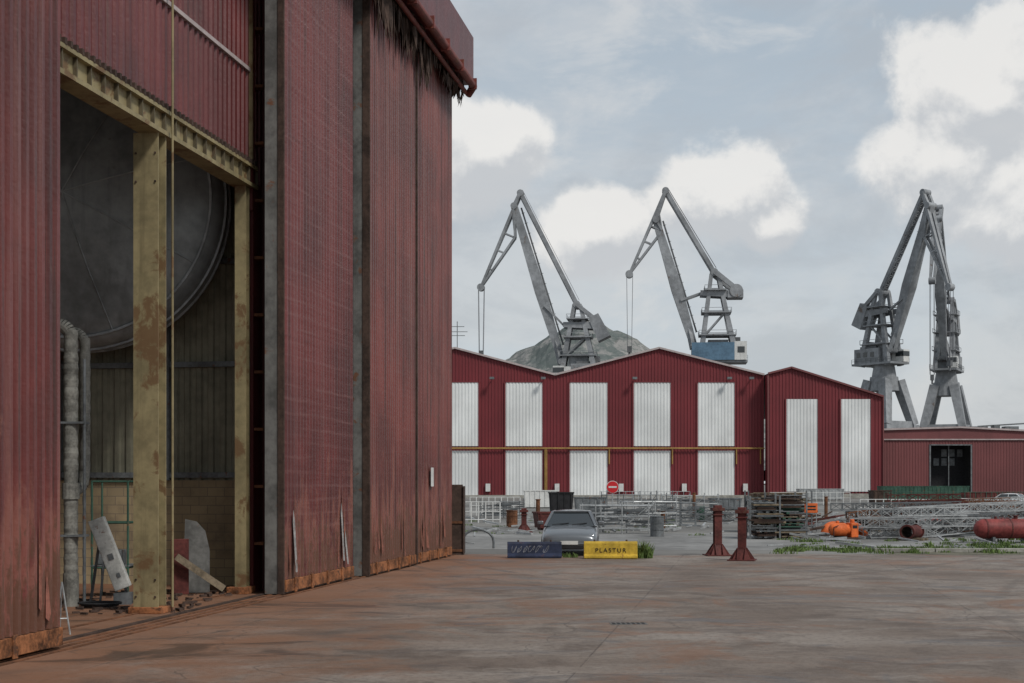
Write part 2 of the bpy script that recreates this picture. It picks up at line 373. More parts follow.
for i in range(330):
    y=rr.uniform(33,45.6); w=rr.uniform(.02,.12); o=rr.uniform(.3,.5); l=rr.uniform(.2,1.35)*(1.3 if 35<y<41 else .7)
    tt.add([(o,y-w,15.0),(o,y+w,15.0),(o+rr.uniform(-.06,.1),y+w*.7,15.0-l*.6),(o+rr.uniform(-.1,.12),y+rr.uniform(-.1,.1),15-l),(o,y-w*.8,15-l*.55)],[(0,1,2,3,4)])
tt.build('torn_rubber_seal',M['darkrust'],HG)
MB().box(-24,-.2,45.3,45.5,0,16).build('end_wall',M['redwall'],HG)
MB().box(-24.2,-24,-6,45.5,0,16).build('rear_wall',M['intclad'],HG)
MB().box(-24,0,-6.2,-6,13,16).build('open_near_end_header',M['redwall'],HG)  # unseen end left open below the header to brighten the interior
PW=32.0
corr(MB(),(-24,PW,0),(1,0,0),22.98,2.36,16,(0,-1,0),.28,.05).build('partition_cladding',M['intclad'],HG)
MB().box(-24,R-.06,PW-.05,PW+.15,0,2.36).build('partition_block_wall',M['block'],HG)
gi=MB()
for z in(2.42,4.9,7.2): gi.box(-24,R-.1,PW-.16,PW-.06,z,z+.12)
for x in(-3.6,-6.2,-9,-12): gi.box(x,x+.14,PW-.2,PW-.06,2.36,15)
gi.build('partition_girts',M['galv_dk'],HG)
rf=MB()
for i in range(14): rf.box(-24,-1,8+i*2.5,8.2+i*2.5,11.6,12.1)
for i in range(18): rf.box(-24+i*1.3,-23.88+i*1.3,-5,PW-.3,12.1,12.3)
rf.build('roof_beams',M['galv_dk'],HG)
rl=MB()
for o in(-.26,-.06,.13,-1.2): rl.box(o-.035,o+.035,-5,46,.006,.022)
rl.build('door_track',M['rust'],HG)
MB().box(-.5,-.4,-5,46,.006,.03).build('door_track_drain',M['darkrust'],HG)
MB().box(.26,.265,42.0,42.35,2.2,2.75).build('notice_plate',M['white'],HG)

# ----- interior items
def tank():
    D0=30.3; cz=ZZ(192,29.8)
    e=empty('storage_tank',(GX(70,D0),D0,cz),0)
    mb=MB(); n=72; prof=[(0,-.55),(.9,-.5),(1.8,-.32),(2.6,-.02),(3.0,.13),(3.15,.30),(3.2,.5),(3.2,1.0)]
    vs=[];fs=[]
    for r,y in prof:
        for i in range(n):
            t=2*math.pi*i/n; vs.append((r*math.cos(t),y,r*math.sin(t)))
    for k in range(len(prof)-1):
        for i in range(n):
            j=(i+1)%n; fs.append((k*n+i,k*n+j,(k+1)*n+j,(k+1)*n+i))
    mb.add(vs,fs).build('dished_end',M['tank'],e,smooth=True)
    w=MB()
    for k in range(8):
        t=k*math.pi/4+.3
        for (r0,y0),(r1,y1) in zip(prof[:4],prof[1:5]):
            w.beam((r0*math.cos(t),y0-.01,r0*math.sin(t)),(r1*math.cos(t),y1-.01,r1*math.sin(t)),.04,.02)
    w.build('weld_seams',M['tank_rim'],e)
    rim=MB()
    for y,rr_ in((.10,2.98),(.52,3.22),(.98,3.22)):
        for i in range(n):
            t=2*math.pi*i/n;t2=2*math.pi*(i+1)/n
            rim.beam((rr_*math.cos(t),y,rr_*math.sin(t)),(rr_*math.cos(t2),y,rr_*math.sin(t2)),.05,.05,up=(0,1,0))
    rim.build('stiffening_rings',M['tank_rim'],e)
    sl=MB()
    for x in(-1.8,1.8):
        for y in (.6,.9): sl.beam((x,y,2.5),(x*.6,y,15.9-cz),.05)
    sl.build('lifting_slings',M['rope'],e)
tank()
e=empty('ventilation_duct',(GX(71,26.5),26.5,0))
d=MB()
def ribbed(x,y,z0,z1,r,rr):
    z=z0
    while z<z1:
        h=rr.uniform(.16,.26); k=rr.uniform(.96,1.04); d.tube((x,y,z),(x,y,z+h*.5),r*.95*k,16,r*1.03*k,cap=False).tube((x,y,z+h*.5),(x,y,z+h),r*1.03*k,16,r*.95,cap=False); z+=h
rr=random.Random(3)
ribbed(0,0,.6,2.0,.13,rr); ribbed(.0,0,2.3,5.0,.13,rr); ribbed(.17,.3,2.5,4.9,.10,rr)
d.build('flexible_hose',M['duct'],e,smooth=True)
def arc(cx,cz,r,a0,a1,y,n=8): return [(cx+r*math.cos(a0+(a1-a0)*i/n),y,cz+r*math.sin(a0+(a1-a0)*i/n)) for i in range(n+1)]
MB().tube((0,0,0),(0,0,.62),.145,14).tube((0,0,2.0),(0,0,2.3),.16,14).path(arc(-.25,5.0,.25,0,math.pi/2,0),.125,14).path(arc(-.08,4.9,.25,0,math.pi/2,.3),.095,12).path([(.17,.3,2.5),(.16,.2,2.25),(.06,.0,2.12)],.10,12).build('duct_elbow',M['duct'],e)
MB().tube((.28,-.1,0),(.28,-.1,4.6),.03,8).box(-.16,.3,-.15,.15,3.4,3.44).box(-.16,.3,-.15,.15,1.3,1.34).build('duct_pipe_clamps',M['galv_dk'],e)
e=empty('electrical_cabinet',(GX(116,27.0),27.0,0),math.radians(8))
MB().beam((.14,0,.30),(-.36,0,1.62),.30,.26,up=(0,1,0)).build('cabinet_body',M['cabwhite'],e,bevel=.015)
MB().beam((-.06,-.135,.85),(-.10,-.135,.96),.10,.02,up=(0,1,0)).beam((.08,-.135,.52),(.05,-.135,.60),.06,.02,up=(0,1,0)).build('cabinet_switches',M['galv_dk'],e)
MB().box(-.02,.3,-.2,.2,0,.22).beam((-.5,.2,0),(-.3,.2,1.4),.05).beam((.25,.2,0),(-.1,.2,1.0),.05).beam((-.28,-.1,0),(-.2,-.1,.9),.04).build('cabinet_stand',M['galv_dk'],e)
e=empty('green_steel_rack',(GX(110,28.5),28.5,0))
g1=MB()
for x in(-.36,.36):
    for y in(0,.7): g1.tube((x,y,0),(x,y,2.35),.022,8)
for z in(.6,1.5,2.33): g1.tube((-.36,0,z),(.36,0,z),.02,8).tube((-.36,.7,z),(.36,.7,z),.02,8).tube((-.36,0,z),(-.36,.7,z),.02,8).tube((.36,0,z),(.36,.7,z),.02,8)
g1.build('rack_frame',M['green'],e)
MB().box(-.4,.4,-.02,.72,.62,.65).box(-.3,.2,.1,.5,.66,.95).build('rack_shelf',M['galv_dk'],e,bevel=.01)
e=empty('steel_plate_stack',(GX(182,29.3),29.3,0),math.radians(10))
MB().box(-.22,.14,-.06,0,0.01,1.15).build('red_plate',M['redpaint'],e,bevel=.01)
pts=[(.0,0.02),(.55,0.02),(.55,.9),(.46,1.3),(.28,1.5),(.05,1.55)]
q=MB(); k=len(pts); q.add([(x,.25,z) for x,z in pts]+[(x,.31,z) for x,z in pts],[tuple(range(k)),tuple(reversed(range(k,2*k)))]+[((i+1)%k,i,k+i,k+(i+1)%k) for i in range(k)]); q.build('grey_plate',M['steel_edge'],e)
MB().beam((-.1,-.25,.8),(.85,-.1,.12),.08,.14).build('leaning_beam',M['wood'],e)
e=empty('steel_step_ladder',(GX(62,21.5),21.5,0),.4)
MB().tube((-.12,0,0),(0,0,.8),.014,6).tube((.12,0,0),(0,0,.8),.014,6).tube((0,.4,0),(0,0,.8),.014,6).tube((-.08,0,.25),(.08,0,.25),.012,6).build('ladder_frame',M['galv'],e)
rb=MB(); rr=random.Random(2)
for i in range(150):
    x=rr.uniform(-8.6,-5.8); y=rr.uniform(24.5,30); s=rr.uniform(.02,.07); a=rr.uniform(0,3); rb.beam((x,y,.02+s*.3),(x+s*3*math.cos(a),y+s*3*math.sin(a),.02+s*.3),s,s*.7)
rb.build('rubble',M['darkrust'])
e=empty('hose_coil',(GX(100,26.2),26.2,0))
hc=MB()
for k in range(3):
    hc.path([((.28+.05*k)*math.cos(t*math.pi/10),.2*math.sin(t*math.pi/10)*(1+.2*k),.03+.03*k) for t in range(21)],.022,6)
hc.build('coiled_hose',M['black'],e)

e=empty('rusty_steel_skip',(GX(456,45.6),45.6,0))
MB().box(-.24,.22,-.04,.04,0.01,2.25).box(.22,.26,-.1,1.2,0.01,2.2).box(-.26,-.22,-.08,1.2,0.01,2.28).build('side_plates',M['darkrust'],e,bevel=.01)
MB().box(-.24,.22,-.07,-.04,1.0,1.08).box(-.24,.22,-.07,-.04,.1,.18).build('ribs',M['rust'],e)

# ---------------------------------------------------------------- warehouse
WD=218.0
def X(px): return GX(px,WD)
WH=empty('warehouse_building',(0,WD,0))
xs=[(X(350),18.9),(X(455),23.0),(X(555),18.9),(X(659),23.0),(X(764),18.9)]
def ztf(tab,x):
    for (a,za),(b_,zb) in zip(tab[:-1],tab[1:]):
        if x<=b_: return za+(zb-za)*(x-a)/(b_-a)
    return tab[-1][1]
x0=xs[0][0]
corr(MB(),(x0,0,0),(1,0,0),xs[-1][0]-x0,0,lambda s:ztf(xs,x0+s)-.05,(0,-1,0),.5,.09).build('front_cladding',M['wh_red'],WH)
mbw=MB(); 
for a,b_ in((441,479),(505,543),(569,608),(633,671),(697,735)):
    for z0,z1 in((7.95,17.7),(.25,7.25)): corr(mbw,(X(a),-.12,0),(1,0,0),X(b_)-X(a),z0,z1,(0,-1,0),.5,.06)
mbw.build('white_panels',M['wh_white'],WH)
fr=MB()
for a,b_ in((441,479),(505,543),(569,608),(633,671),(697,735)):
    for xx in(X(a),X(b_)): fr.box(xx-.1,xx+.1,-.24,-.1,0,17.8)
    fr.box(X(a),X(b_),-.24,-.1,17.7,17.85)
fr.build('panel_frames',M['wh_red'],WH)
tr=MB()
for (a,za),(b_,zb) in zip(xs[:-1],xs[1:]): tr.beam((a,-.25,za),(b_,-.25,zb),.5,.28)
tr.build('gable_trim',M['trim'],WH)
rfm=MB()
for (a,za),(b_,zb) in zip(xs[:-1],xs[1:]): rfm.add([(a,0,za),(b_,0,zb),(b_,90,zb),(a,90,za)],[(0,1,2,3)])
rfm.build('roof',M['roof'],WH)
MB().add([(xs[-1][0],0,0),(xs[-1][0],90,0),(xs[-1][0],90,18.9),(xs[-1][0],0,18.9)],[(0,1,2,3)]).add([(x0,0,0),(x0,90,0),(x0,90,18.9),(x0,0,18.9)],[(0,3,2,1)]).build('side_walls',M['wh_red'],WH)
yp=MB().tube((X(441),-.5,7.6),(X(764),-.5,7.6),.12,8)
for px in(545,546.5,609,672,736,760): yp.tube((X(px),-.45,7.6),(X(px),-.45,1.2 if px<550 else 5.2),.1,8)
yp.build('service_pipe',M['yellowpipe'],WH)
MB().box(X(441),X(764),-.3,-.1,.0,.45).build('plinth',M['concrete'],WH)
lm=MB()
for px in(492,543,634,728,750): lm.beam((X(px),-.2,18.1),(X(px),-1.3,18.3),.12).box(X(px)-.35,X(px)+.35,-1.7,-1.2,18.1,18.45)
lm.build('floodlights',M['galv_dk'],WH)
pb=MB()
for px in (488,557,621,684,745): pb.box(X(px)-.35,X(px)+.35,-.5,-.12,1.0,2.2)
pb.build('wall_boxes',M['white'],WH)
am=MB().beam((X(456.5),3,22.8),(X(456.5),3,27.4),.12)
for z,w in((26.6,1.1),(25.8,1.6),(25.2,1.2)): am.beam((X(456.5)-w,3,z),(X(456.5)+w,3,z),.09)
am.build('roof_antenna',M['galv_dk'],WH)

WR=empty('warehouse_building',(0,WD-2.5,0))
def X3(px): return GX(px,WD-2.5)
xr=[(X(765),18.9),(X3(791),19.8),(X3(883),15.4)]
xa=xr[0][0]
corr(MB(),(xa,0,0),(1,0,0),xr[-1][0]-xa,0,lambda s:ztf(xr,xa+s)-.05,(0,-1,0),.5,.09).build('front_cladding',M['wh_red'],WR)
mbw=MB(); fr=MB()
for a,b_ in((785.5,818),(840,871)):
    corr(mbw,(X3(a),-.12,0),(1,0,0),X3(b_)-X3(a),1.0,15.0,(0,-1,0),.5,.06)
    for xx in(X3(a),X3(b_)): fr.box(xx-.1,xx+.1,-.25,-.1,.8,15.1)
mbw.build('white_panels',M['wh_white'],WR); fr.build('panel_frames',M['wh_red'],WR)
tr=MB()
for (a,za),(b_,zb) in zip(xr[:-1],xr[1:]): tr.beam((a,-.25,za),(b_,-.25,zb),.5,.28)
tr.beam((xa,-.2,0),(xa,-.2,18.8),.25); tr.beam((xr[-1][0],-.2,0),(xr[-1][0],-.2,15.4),.15)
tr.build('gable_trim',M['fr_red'],WR)
rfm=MB()
for (a,za),(b_,zb) in zip(xr[:-1],xr[1:]): rfm.add([(a,0,za),(b_,0,zb),(b_,90,zb),(a,90,za)],[(0,1,2,3)])
rfm.build('roof',M['roof'],WR)
MB().add([(xr[-1][0],0,0),(xr[-1][0],30,0),(xr[-1][0],30,15.4),(xr[-1][0],0,15.4)],[(0,1,2,3)]).add([(xa,0,0),(xa,2.4,0),(xa,2.4,18.8),(xa,0,18.8)],[(0,3,2,1)]).build('side_walls',M['wh_red'],WR)
MB().box(xa,xr[-1][0],-.3,-.1,0,.7).build('plinth',M['concrete'],WR)

RD=250.0
RW=empty('workshop_building',(0,RD,0))
def X2(px): return GX(px,RD)
xt=[(X2(860),11.6),(X2(960),12.1),(X2(1130),10.6)]
xa=xt[0][0]
mbr=MB()
def seg(a,b_,z0,z1f): corr(mbr,(a,0,0),(1,0,0),b_-a,z0,z1f,(0,-1,0),.5,.05)
seg(X2(860),X2(930),0,9.9); seg(X2(971),X2(1130),0,9.9); seg(X2(930),X2(971),9.0,9.9)
mbr.build('front_cladding',M['fr_red'],RW)
MB().add([(xa,-.05,9.95),(X2(1130),-.05,9.95),(X2(1130),-.05,10.6),(X2(960),-.05,12.1),(xa,-.05,11.6)],[(0,1,2,3,4)]).build('gable_band',M['fr_red'],RW)
MB().box(xa,X2(1130),-.3,-.06,9.85,10.05).build('string_course',M['trim'],RW)
tr=MB()
for (a,za),(b_,zb) in zip(xt[:-1],xt[1:]): tr.beam((a,-.2,za),(b_,-.2,zb),.4,.3)
tr.build('gable_trim',M['trim'],RW)
MB().add([(xt[0][0],0,11.6),(xt[1][0],0,12.1),(xt[1][0],80,13.6),(xt[0][0],80,13.1)],[(0,1,2,3)]).add([(xt[1][0],0,12.1),(xt[2][0],0,10.6),(xt[2][0],80,12.1),(xt[1][0],80,13.6)],[(0,1,2,3)]).build('roof',M['roof'],RW)
MB().box(X2(929),X2(972),4,4.2,0,9).box(xa,X2(1130),60,60.2,0,11).build('dark_interior_wall',M['black'],RW)  # black colour stands in for the shade inside the doorway
gw=MB()
for i,j in((1,0),(2,0),(3,0),(2,1),(3,1),(0,1),(4,1)):
    a=X2(932+i*8); gw.box(a,a+.95,3.9,3.98,5.4+j*1.6,6.7+j*1.6)
gw.build('inner_windows',M['galv_dk'],RW)
fr=MB().box(X2(930)-.15,X2(930)+.1,-.15,0,0,9.1).box(X2(971)-.1,X2(971)+.15,-.15,0,0,9.1).box(X2(930),X2(971),-.15,0,8.9,9.1).box(X2(950),X2(950)+.15,1,1.2,0,9)
fr.build('door_frame',M['galv_dk'],RW)
vt=MB()
for px,h,w in((985,.5,3.0),(1003,.9,1.0),(1018,.8,2.4)):
    z=ztf(xt,X2(px)); vt.box(X2(px)-w/2,X2(px)+w/2,3,5,z-.3,z+h)
vt.beam((X2(985),4,12.4),(X2(1040),4,13.0),.25)
vt.build('roof_vents',M['galv_dk'],RW)

# ---------------------------------------------------------------- cranes
def crane(px,D,yaw,zh=34.0,head=(14.6,68.7),foot=(3.1,31.2),tip=(22.7,49.4),rear=(13.1,71.8),ap=(-.5,44.8),ropez=33,blue=False,drum=False):
    e=empty('harbour_crane',(GX(px,D),D,0),yaw)
    p=MB(); zt=zh-9
    for sx in(-1,1):
        for sy in(-1,1):
            p.beam((sx*6.8,sy*6.3,1.2),(sx*5.0,sy*4.9,zt*.6),1.5,1.5,1.9,1.9,up=(0,1,0)); p.beam((sx*5.0,sy*4.9,zt*.6),(sx*2.4,sy*2.4,zt),1.9,1.9,2.4,2.4,up=(0,1,0))
            for k in(-1,1): p.box(sx*6.8-.5+k*1.4,sx*6.8+.5+k*1.4,sy*6.3-.35,sy*6.3+.35,.0,1.1)
            p.box(sx*6.8-2.2,sx*6.8+2.2,sy*6.3-.4,sy*6.3+.4,.9,1.7)
        p.beam((sx*5.0,-4.9,zt*.6),(sx*5.0,4.9,zt*.6),1.2,1.9)
    for sy in(-1,1): p.beam((-5.0,sy*4.9,zt*.6),(5.0,sy*4.9,zt*.6),1.2,1.9)
    p.tube((0,0,zt-2.5),(0,0,zt+1),3.8,20,3.4); p.tube((0,0,zt+1),(0,0,zh-4.9),3.0,20,2.5)
    p.build('portal',M['crane'],e)
    h=MB(); h.box(-7.5,5,-3.4,3.4,zh-5,zh-4.5)
    h.box(-7,.8,-3,3,zh-4.5,zh-.9)
    h.build('machinery_house',M['crane'],e)
    if blue: MB().box(-4.5,5.2,3.1,3.8,zh-4.45,zh-.4).box(.9,5.2,-3.1,1.1,zh-4.45,zh-.4).build('blue_housing',M['crane_blue'],e); MB().box(-7.3,-4.5,3.1,3.75,zh-4.45,zh-.2).build('white_cabin',M['white'],e)
    MB().box(-5.5,-.5,-2.5,2.5,zh-.9,zh-.3).box(-6,-4,-1,1,zh-.3,zh+1).build('roof_units',M['crane_dk'],e)
    wn=MB()
    for i in range(3):
        wn.box(-6.2+i*2.2,-5.0+i*2.2,-3.06,-3.0,zh-3.0,zh-1.8).box(-6.2+i*2.2,-5.0+i*2.2,3.0,3.06,zh-3.0,zh-1.8)
    wn.box(2.6,5.05,1.2,3.45,zh-3.0,zh-1.8)
    if blue: wn.box(-6.8,-5.2,3.75,3.80,zh-2.8,zh-1.4)
    wn.build('windows',M['glass'],e)
    MB().box(2.4,5,1.3,3.4,zh-4.4,zh-3.0).box(2.4,5,1.3,3.4,zh-1.8,zh-1.4).box(.8,2.4,1.3,3.3,zh-4.4,zh-1.6).build('operator_cab',M['white'],e)
    rl=MB()
    for z in(zh-3.9,zh-3.4):
        for y in(-3.4,3.4): rl.beam((-7.5,y,z),(5,y,z),.07)
    for i in range(9):
        for y in(-3.4,3.4): rl.beam((-7.5+i*1.56,y,zh-4.5),(-7.5+i*1.56,y,zh-3.4),.07)
    rl.build('railings',M['crane_dk'],e)
    a=MB(); zb=foot[1]-1.8
    zb=min(zb,zh-.5)
    for y in(-1,1):
        a.beam((3.2,y*2.3,zb-2),(ap[0]+.6,y*1.5,ap[1]),1.2,1.2,.8,.8,up=(0,1,0))
        a.beam((-5.2,y*2.5,zb-2),(ap[0]-.8,y*1.5,ap[1]),1.3,1.3,.8,.8,up=(0,1,0))
        for f in(.3,.55,.8):
            A=Vector((3.2,y*2.3,zb-2)).lerp(Vector((ap[0]+.6,y*1.5,ap[1])),f); B=Vector((-5.2,y*2.5,zb-2)).lerp(Vector((ap[0]-.8,y*1.5,ap[1])),f)
            a.beam(A,B,.6)
            if y>0:
                x0_,x1_=min(A.x,B.x)-1.1,max(A.x,B.x)+1.1
                a.box(x0_,x1_,-3.0,3.0,A.z-.12,A.z+.12)
                for xx in(x0_,x1_):
                    for yy in(-3,0,3): a.box(xx-.05,xx+.05,yy-.05,yy+.05,A.z,A.z+1.1)
                for yy in(-3,3): a.box(x0_,x1_,yy-.05,yy+.05,A.z+1.0,A.z+1.1)
        A=Vector((3.2,y*2.3,zb-2)).lerp(Vector((ap[0],y*1.5,ap[1])),.3);B=Vector((-5.2,y*2.5,zb-2)).lerp(Vector((ap[0],y*1.5,ap[1])),.55); a.beam(A,B,.4)
    a.box(-3.2,1.4,-1.7,1.7,zb-2,zb+3.2)
    a.tube((ap[0],-2,ap[1]),(ap[0],2,ap[1]),.9,12)
    a.build('a_frame_tower',M['crane'],e)
    c=MB(); cz=ap[1]-3.6
    for y in(-1.9,1.9):
        c.beam((ap[0]+3.2,y,cz-1.2),(ap[0]-6.2,y,cz-1.6),.6,1.2,.6,1.7)
        c.beam((ap[0],y,ap[1]),(ap[0]-5.5,y,cz-.8),.8,.9)
    if drum:
        c.tube((ap[0]-5.0,-2.6,cz-.8),(ap[0]-5.0,2.6,cz-.8),1.5,18); c.box(ap[0]-6.6,ap[0]-3.0,-2.4,2.4,cz-2.4,cz-.6); c.beam((ap[0],0,ap[1]),(ap[0]-4.6,0,cz-.2),1.6,1.8)
    else: c.beam((ap[0]-4.0,0,cz+.8),(ap[0]-6.6,0,cz-4.6),4.8,2.6,4.8,3.2,up=(1,0,0))
    J0=Vector((foot[0],0,foot[1]));J1=Vector((head[0],0,head[1])); q=J0.lerp(J1,.36)
    for y in(-1.2,1.2): c.beam((ap[0]+3.2,y,cz-1.2),(q.x,y,q.z),.45)
    c.build('counterweight',M['crane'],e)
    j=MB(); mid=J0.lerp(J1,.45)
    j.beam(J0,mid,1.6,1.2,2.6,2.5,up=(0,1,0)); j.beam(mid,J1,2.6,2.5,1.6,1.5,up=(0,1,0))
    for y in(-1.6,1.6): j.beam((foot[0]+.3,y,foot[1]-.5),(J0.lerp(J1,.16)).to_tuple(),.9,1.0)
    j.tube((foot[0],-2.6,foot[1]),(foot[0],2.6,foot[1]),.8,12)
    j.build('main_jib',M['crane'],e)
    ld=MB(); off=(J1-J0).normalized().cross(Vector((0,1,0)))*1.5
    ld.beam(J0.lerp(J1,.1)+off,J0.lerp(J1,.98)+off,.10,.4)
    for i in range(14): 
        k=J0.lerp(J1,.1+i*.065); ld.beam(k+off*.8,k+off*1.3,.10)
    ld.build('jib_ladder',M['crane_dk'],e)
    f=MB(); T=Vector((tip[0],0,tip[1]));Rr=Vector((rear[0],0,rear[1]))
    dirn=(T-Rr).normalized(); perp=Vector((dirn.z,0,-dirn.x)); 
    if perp.x>0: perp=-perp
    low=Rr.lerp(T,.42)+perp*3.0
    for y in(-.9,.9):
        Y=Vector((0,y,0))
        f.beam(Rr+Y,T+Y*.5,.7,1.1,.5,.6,up=(0,1,0)); f.beam(J1+Y,low+Y*.8,.5); f.beam(low+Y*.8,T+Y*.5,.5); f.beam(Rr+Y,J1+Y,.8)
        for t in(.2,.42,.6,.8):
            u=Rr.lerp(T,t); 
            l=(J1.lerp(low,t/.42) if t<.42 else low.lerp(T,(t-.42)/.58)); f.beam(u+Y*.8,l+Y*.8,.3)
        f.beam(Rr.lerp(T,.2)+Y,low+Y*.8,.3)
    f.tube(T+Vector((0,-.8,0)),T+Vector((0,.8,0)),.9,14); f.tube(Rr+Vector((0,-1.2,0)),Rr+Vector((0,1.2,0)),.8,14); f.tube(J1+Vector((0,-1.4,0)),J1+Vector((0,1.4,0)),.8,14)
    f.build('fly_jib',M['crane'],e)
    t=MB(); t.truss(Rr,(ap[0],0,ap[1]),.9,1.4,.26,22)
    for y in(-.75,.75): t.beam(Rr+Vector((0,y,0)),Vector((ap[0],y,ap[1])),.4,.7)
    t.build('tie_bar',M['crane'],e)
    r=MB()
    for dx in(-.8,.6):
        for y in (-.5,.5): r.beam((tip[0]+dx,y,tip[1]),(tip[0]+dx*.7,y,ropez+1.2),.10)
    for y in(-.3,.3): r.beam((rear[0]-.5,y,rear[1]+.8),(ap[0]-.5,y,ap[1]+1.2),.09)
    r.build('hoist_ropes',M['rope'],e)
    MB().box(tip[0]-.6,tip[0]+.5,-.4,.4,ropez-.2,ropez+1.2).tube((tip[0],0,ropez-1.2),(tip[0],0,ropez-.1),.22,8).build('hook_block',M['crane_dk'],e)
    return e
crane(575,340,math.pi-.12,zh=31.5)
crane(714,330,math.pi-.10,zh=35.0,head=(13.4,63.5),foot=(4.6,34.0),tip=(19.6,51.0),rear=(11.2,70.2),ap=(0,51.0),blue=True,ropez=33,drum=True)
crane(884,352,-math.radians(56),zh=36.5,head=(14.3,68.6),foot=(2.6,35),tip=(20.0,48.5),rear=(12.8,72.0),ap=(-.5,49.5),ropez=30)
crane(946,372,-math.radians(116),zh=36.5,head=(14.5,69.0),foot=(2.8,35),tip=(21,52.5),rear=(12.9,72.0),ap=(-.5,50),ropez=28)

# ---------------------------------------------------------------- hill
m,nt,b=newmat('hazy_hillside'); g=N(nt); tc=g.n('ShaderNodeTexCoord').outputs['Object']  # aerial haze is mixed into these slope colours
n1=g.noise(tc,.016,9,.72); n2=g.noise(tc,.07,6,.75); n3=g.noise(g.vmath('MULTIPLY',tc,(1,1,2)),.03,6,.7)
c=g.mix(g.ramp(n1,.44,.56),(.125,.14,.135),(.24,.235,.225)); c=g.mix(g.math('MULTIPLY',g.ramp(n2,.47,.56),.6),c,(.095,.115,.108))
c=g.mix(g.math('MULTIPLY',g.ramp(n3,.56,.64),.7),c,(.31,.30,.285))
g.l(c,b.inputs['Base Color']); b.inputs['Roughness'].default_value=1; b.inputs['Specular IOR Level'].default_value=0
from mathutils import noise as mn
hv=[];hf=[];nx,ny=300,101
HP=[(-1200,10),(-700,60),(-400,130),(-80,206),(-45,216),(-20,224),(10,232),(40,252),(62,268),(80,274),(98,285),(112,296),(122,297),(138,289),(150,288),(172,270),(200,262),(225,247),(260,228),(330,185),(420,140),(520,95),(700,30),(1300,5)]
for j in range(ny):
    for i in range(nx):
        x=-1100+i*2400/(nx-1); y=-700+j*1400/(ny-1)
        h=ztf(HP,x); fy=math.exp(-abs(y/430)**1.5)
        rd=1-abs(mn.noise(Vector((x*.012,y*.006,3))))*2
        h=h*fy+(mn.fractal(Vector((x*.018,y*.018,0)),.8,2.1,7)*11+rd*9-9)*min(1,h/100)
        hv.append((x,y,h-2))
for j in range(ny-1):
    for i in range(nx-1): a=j*nx+i; hf.append((a,a+1,a+nx+1,a+nx))
MB().add(hv,hf).build('hill',m,smooth=False,loc=(0,2500,0))

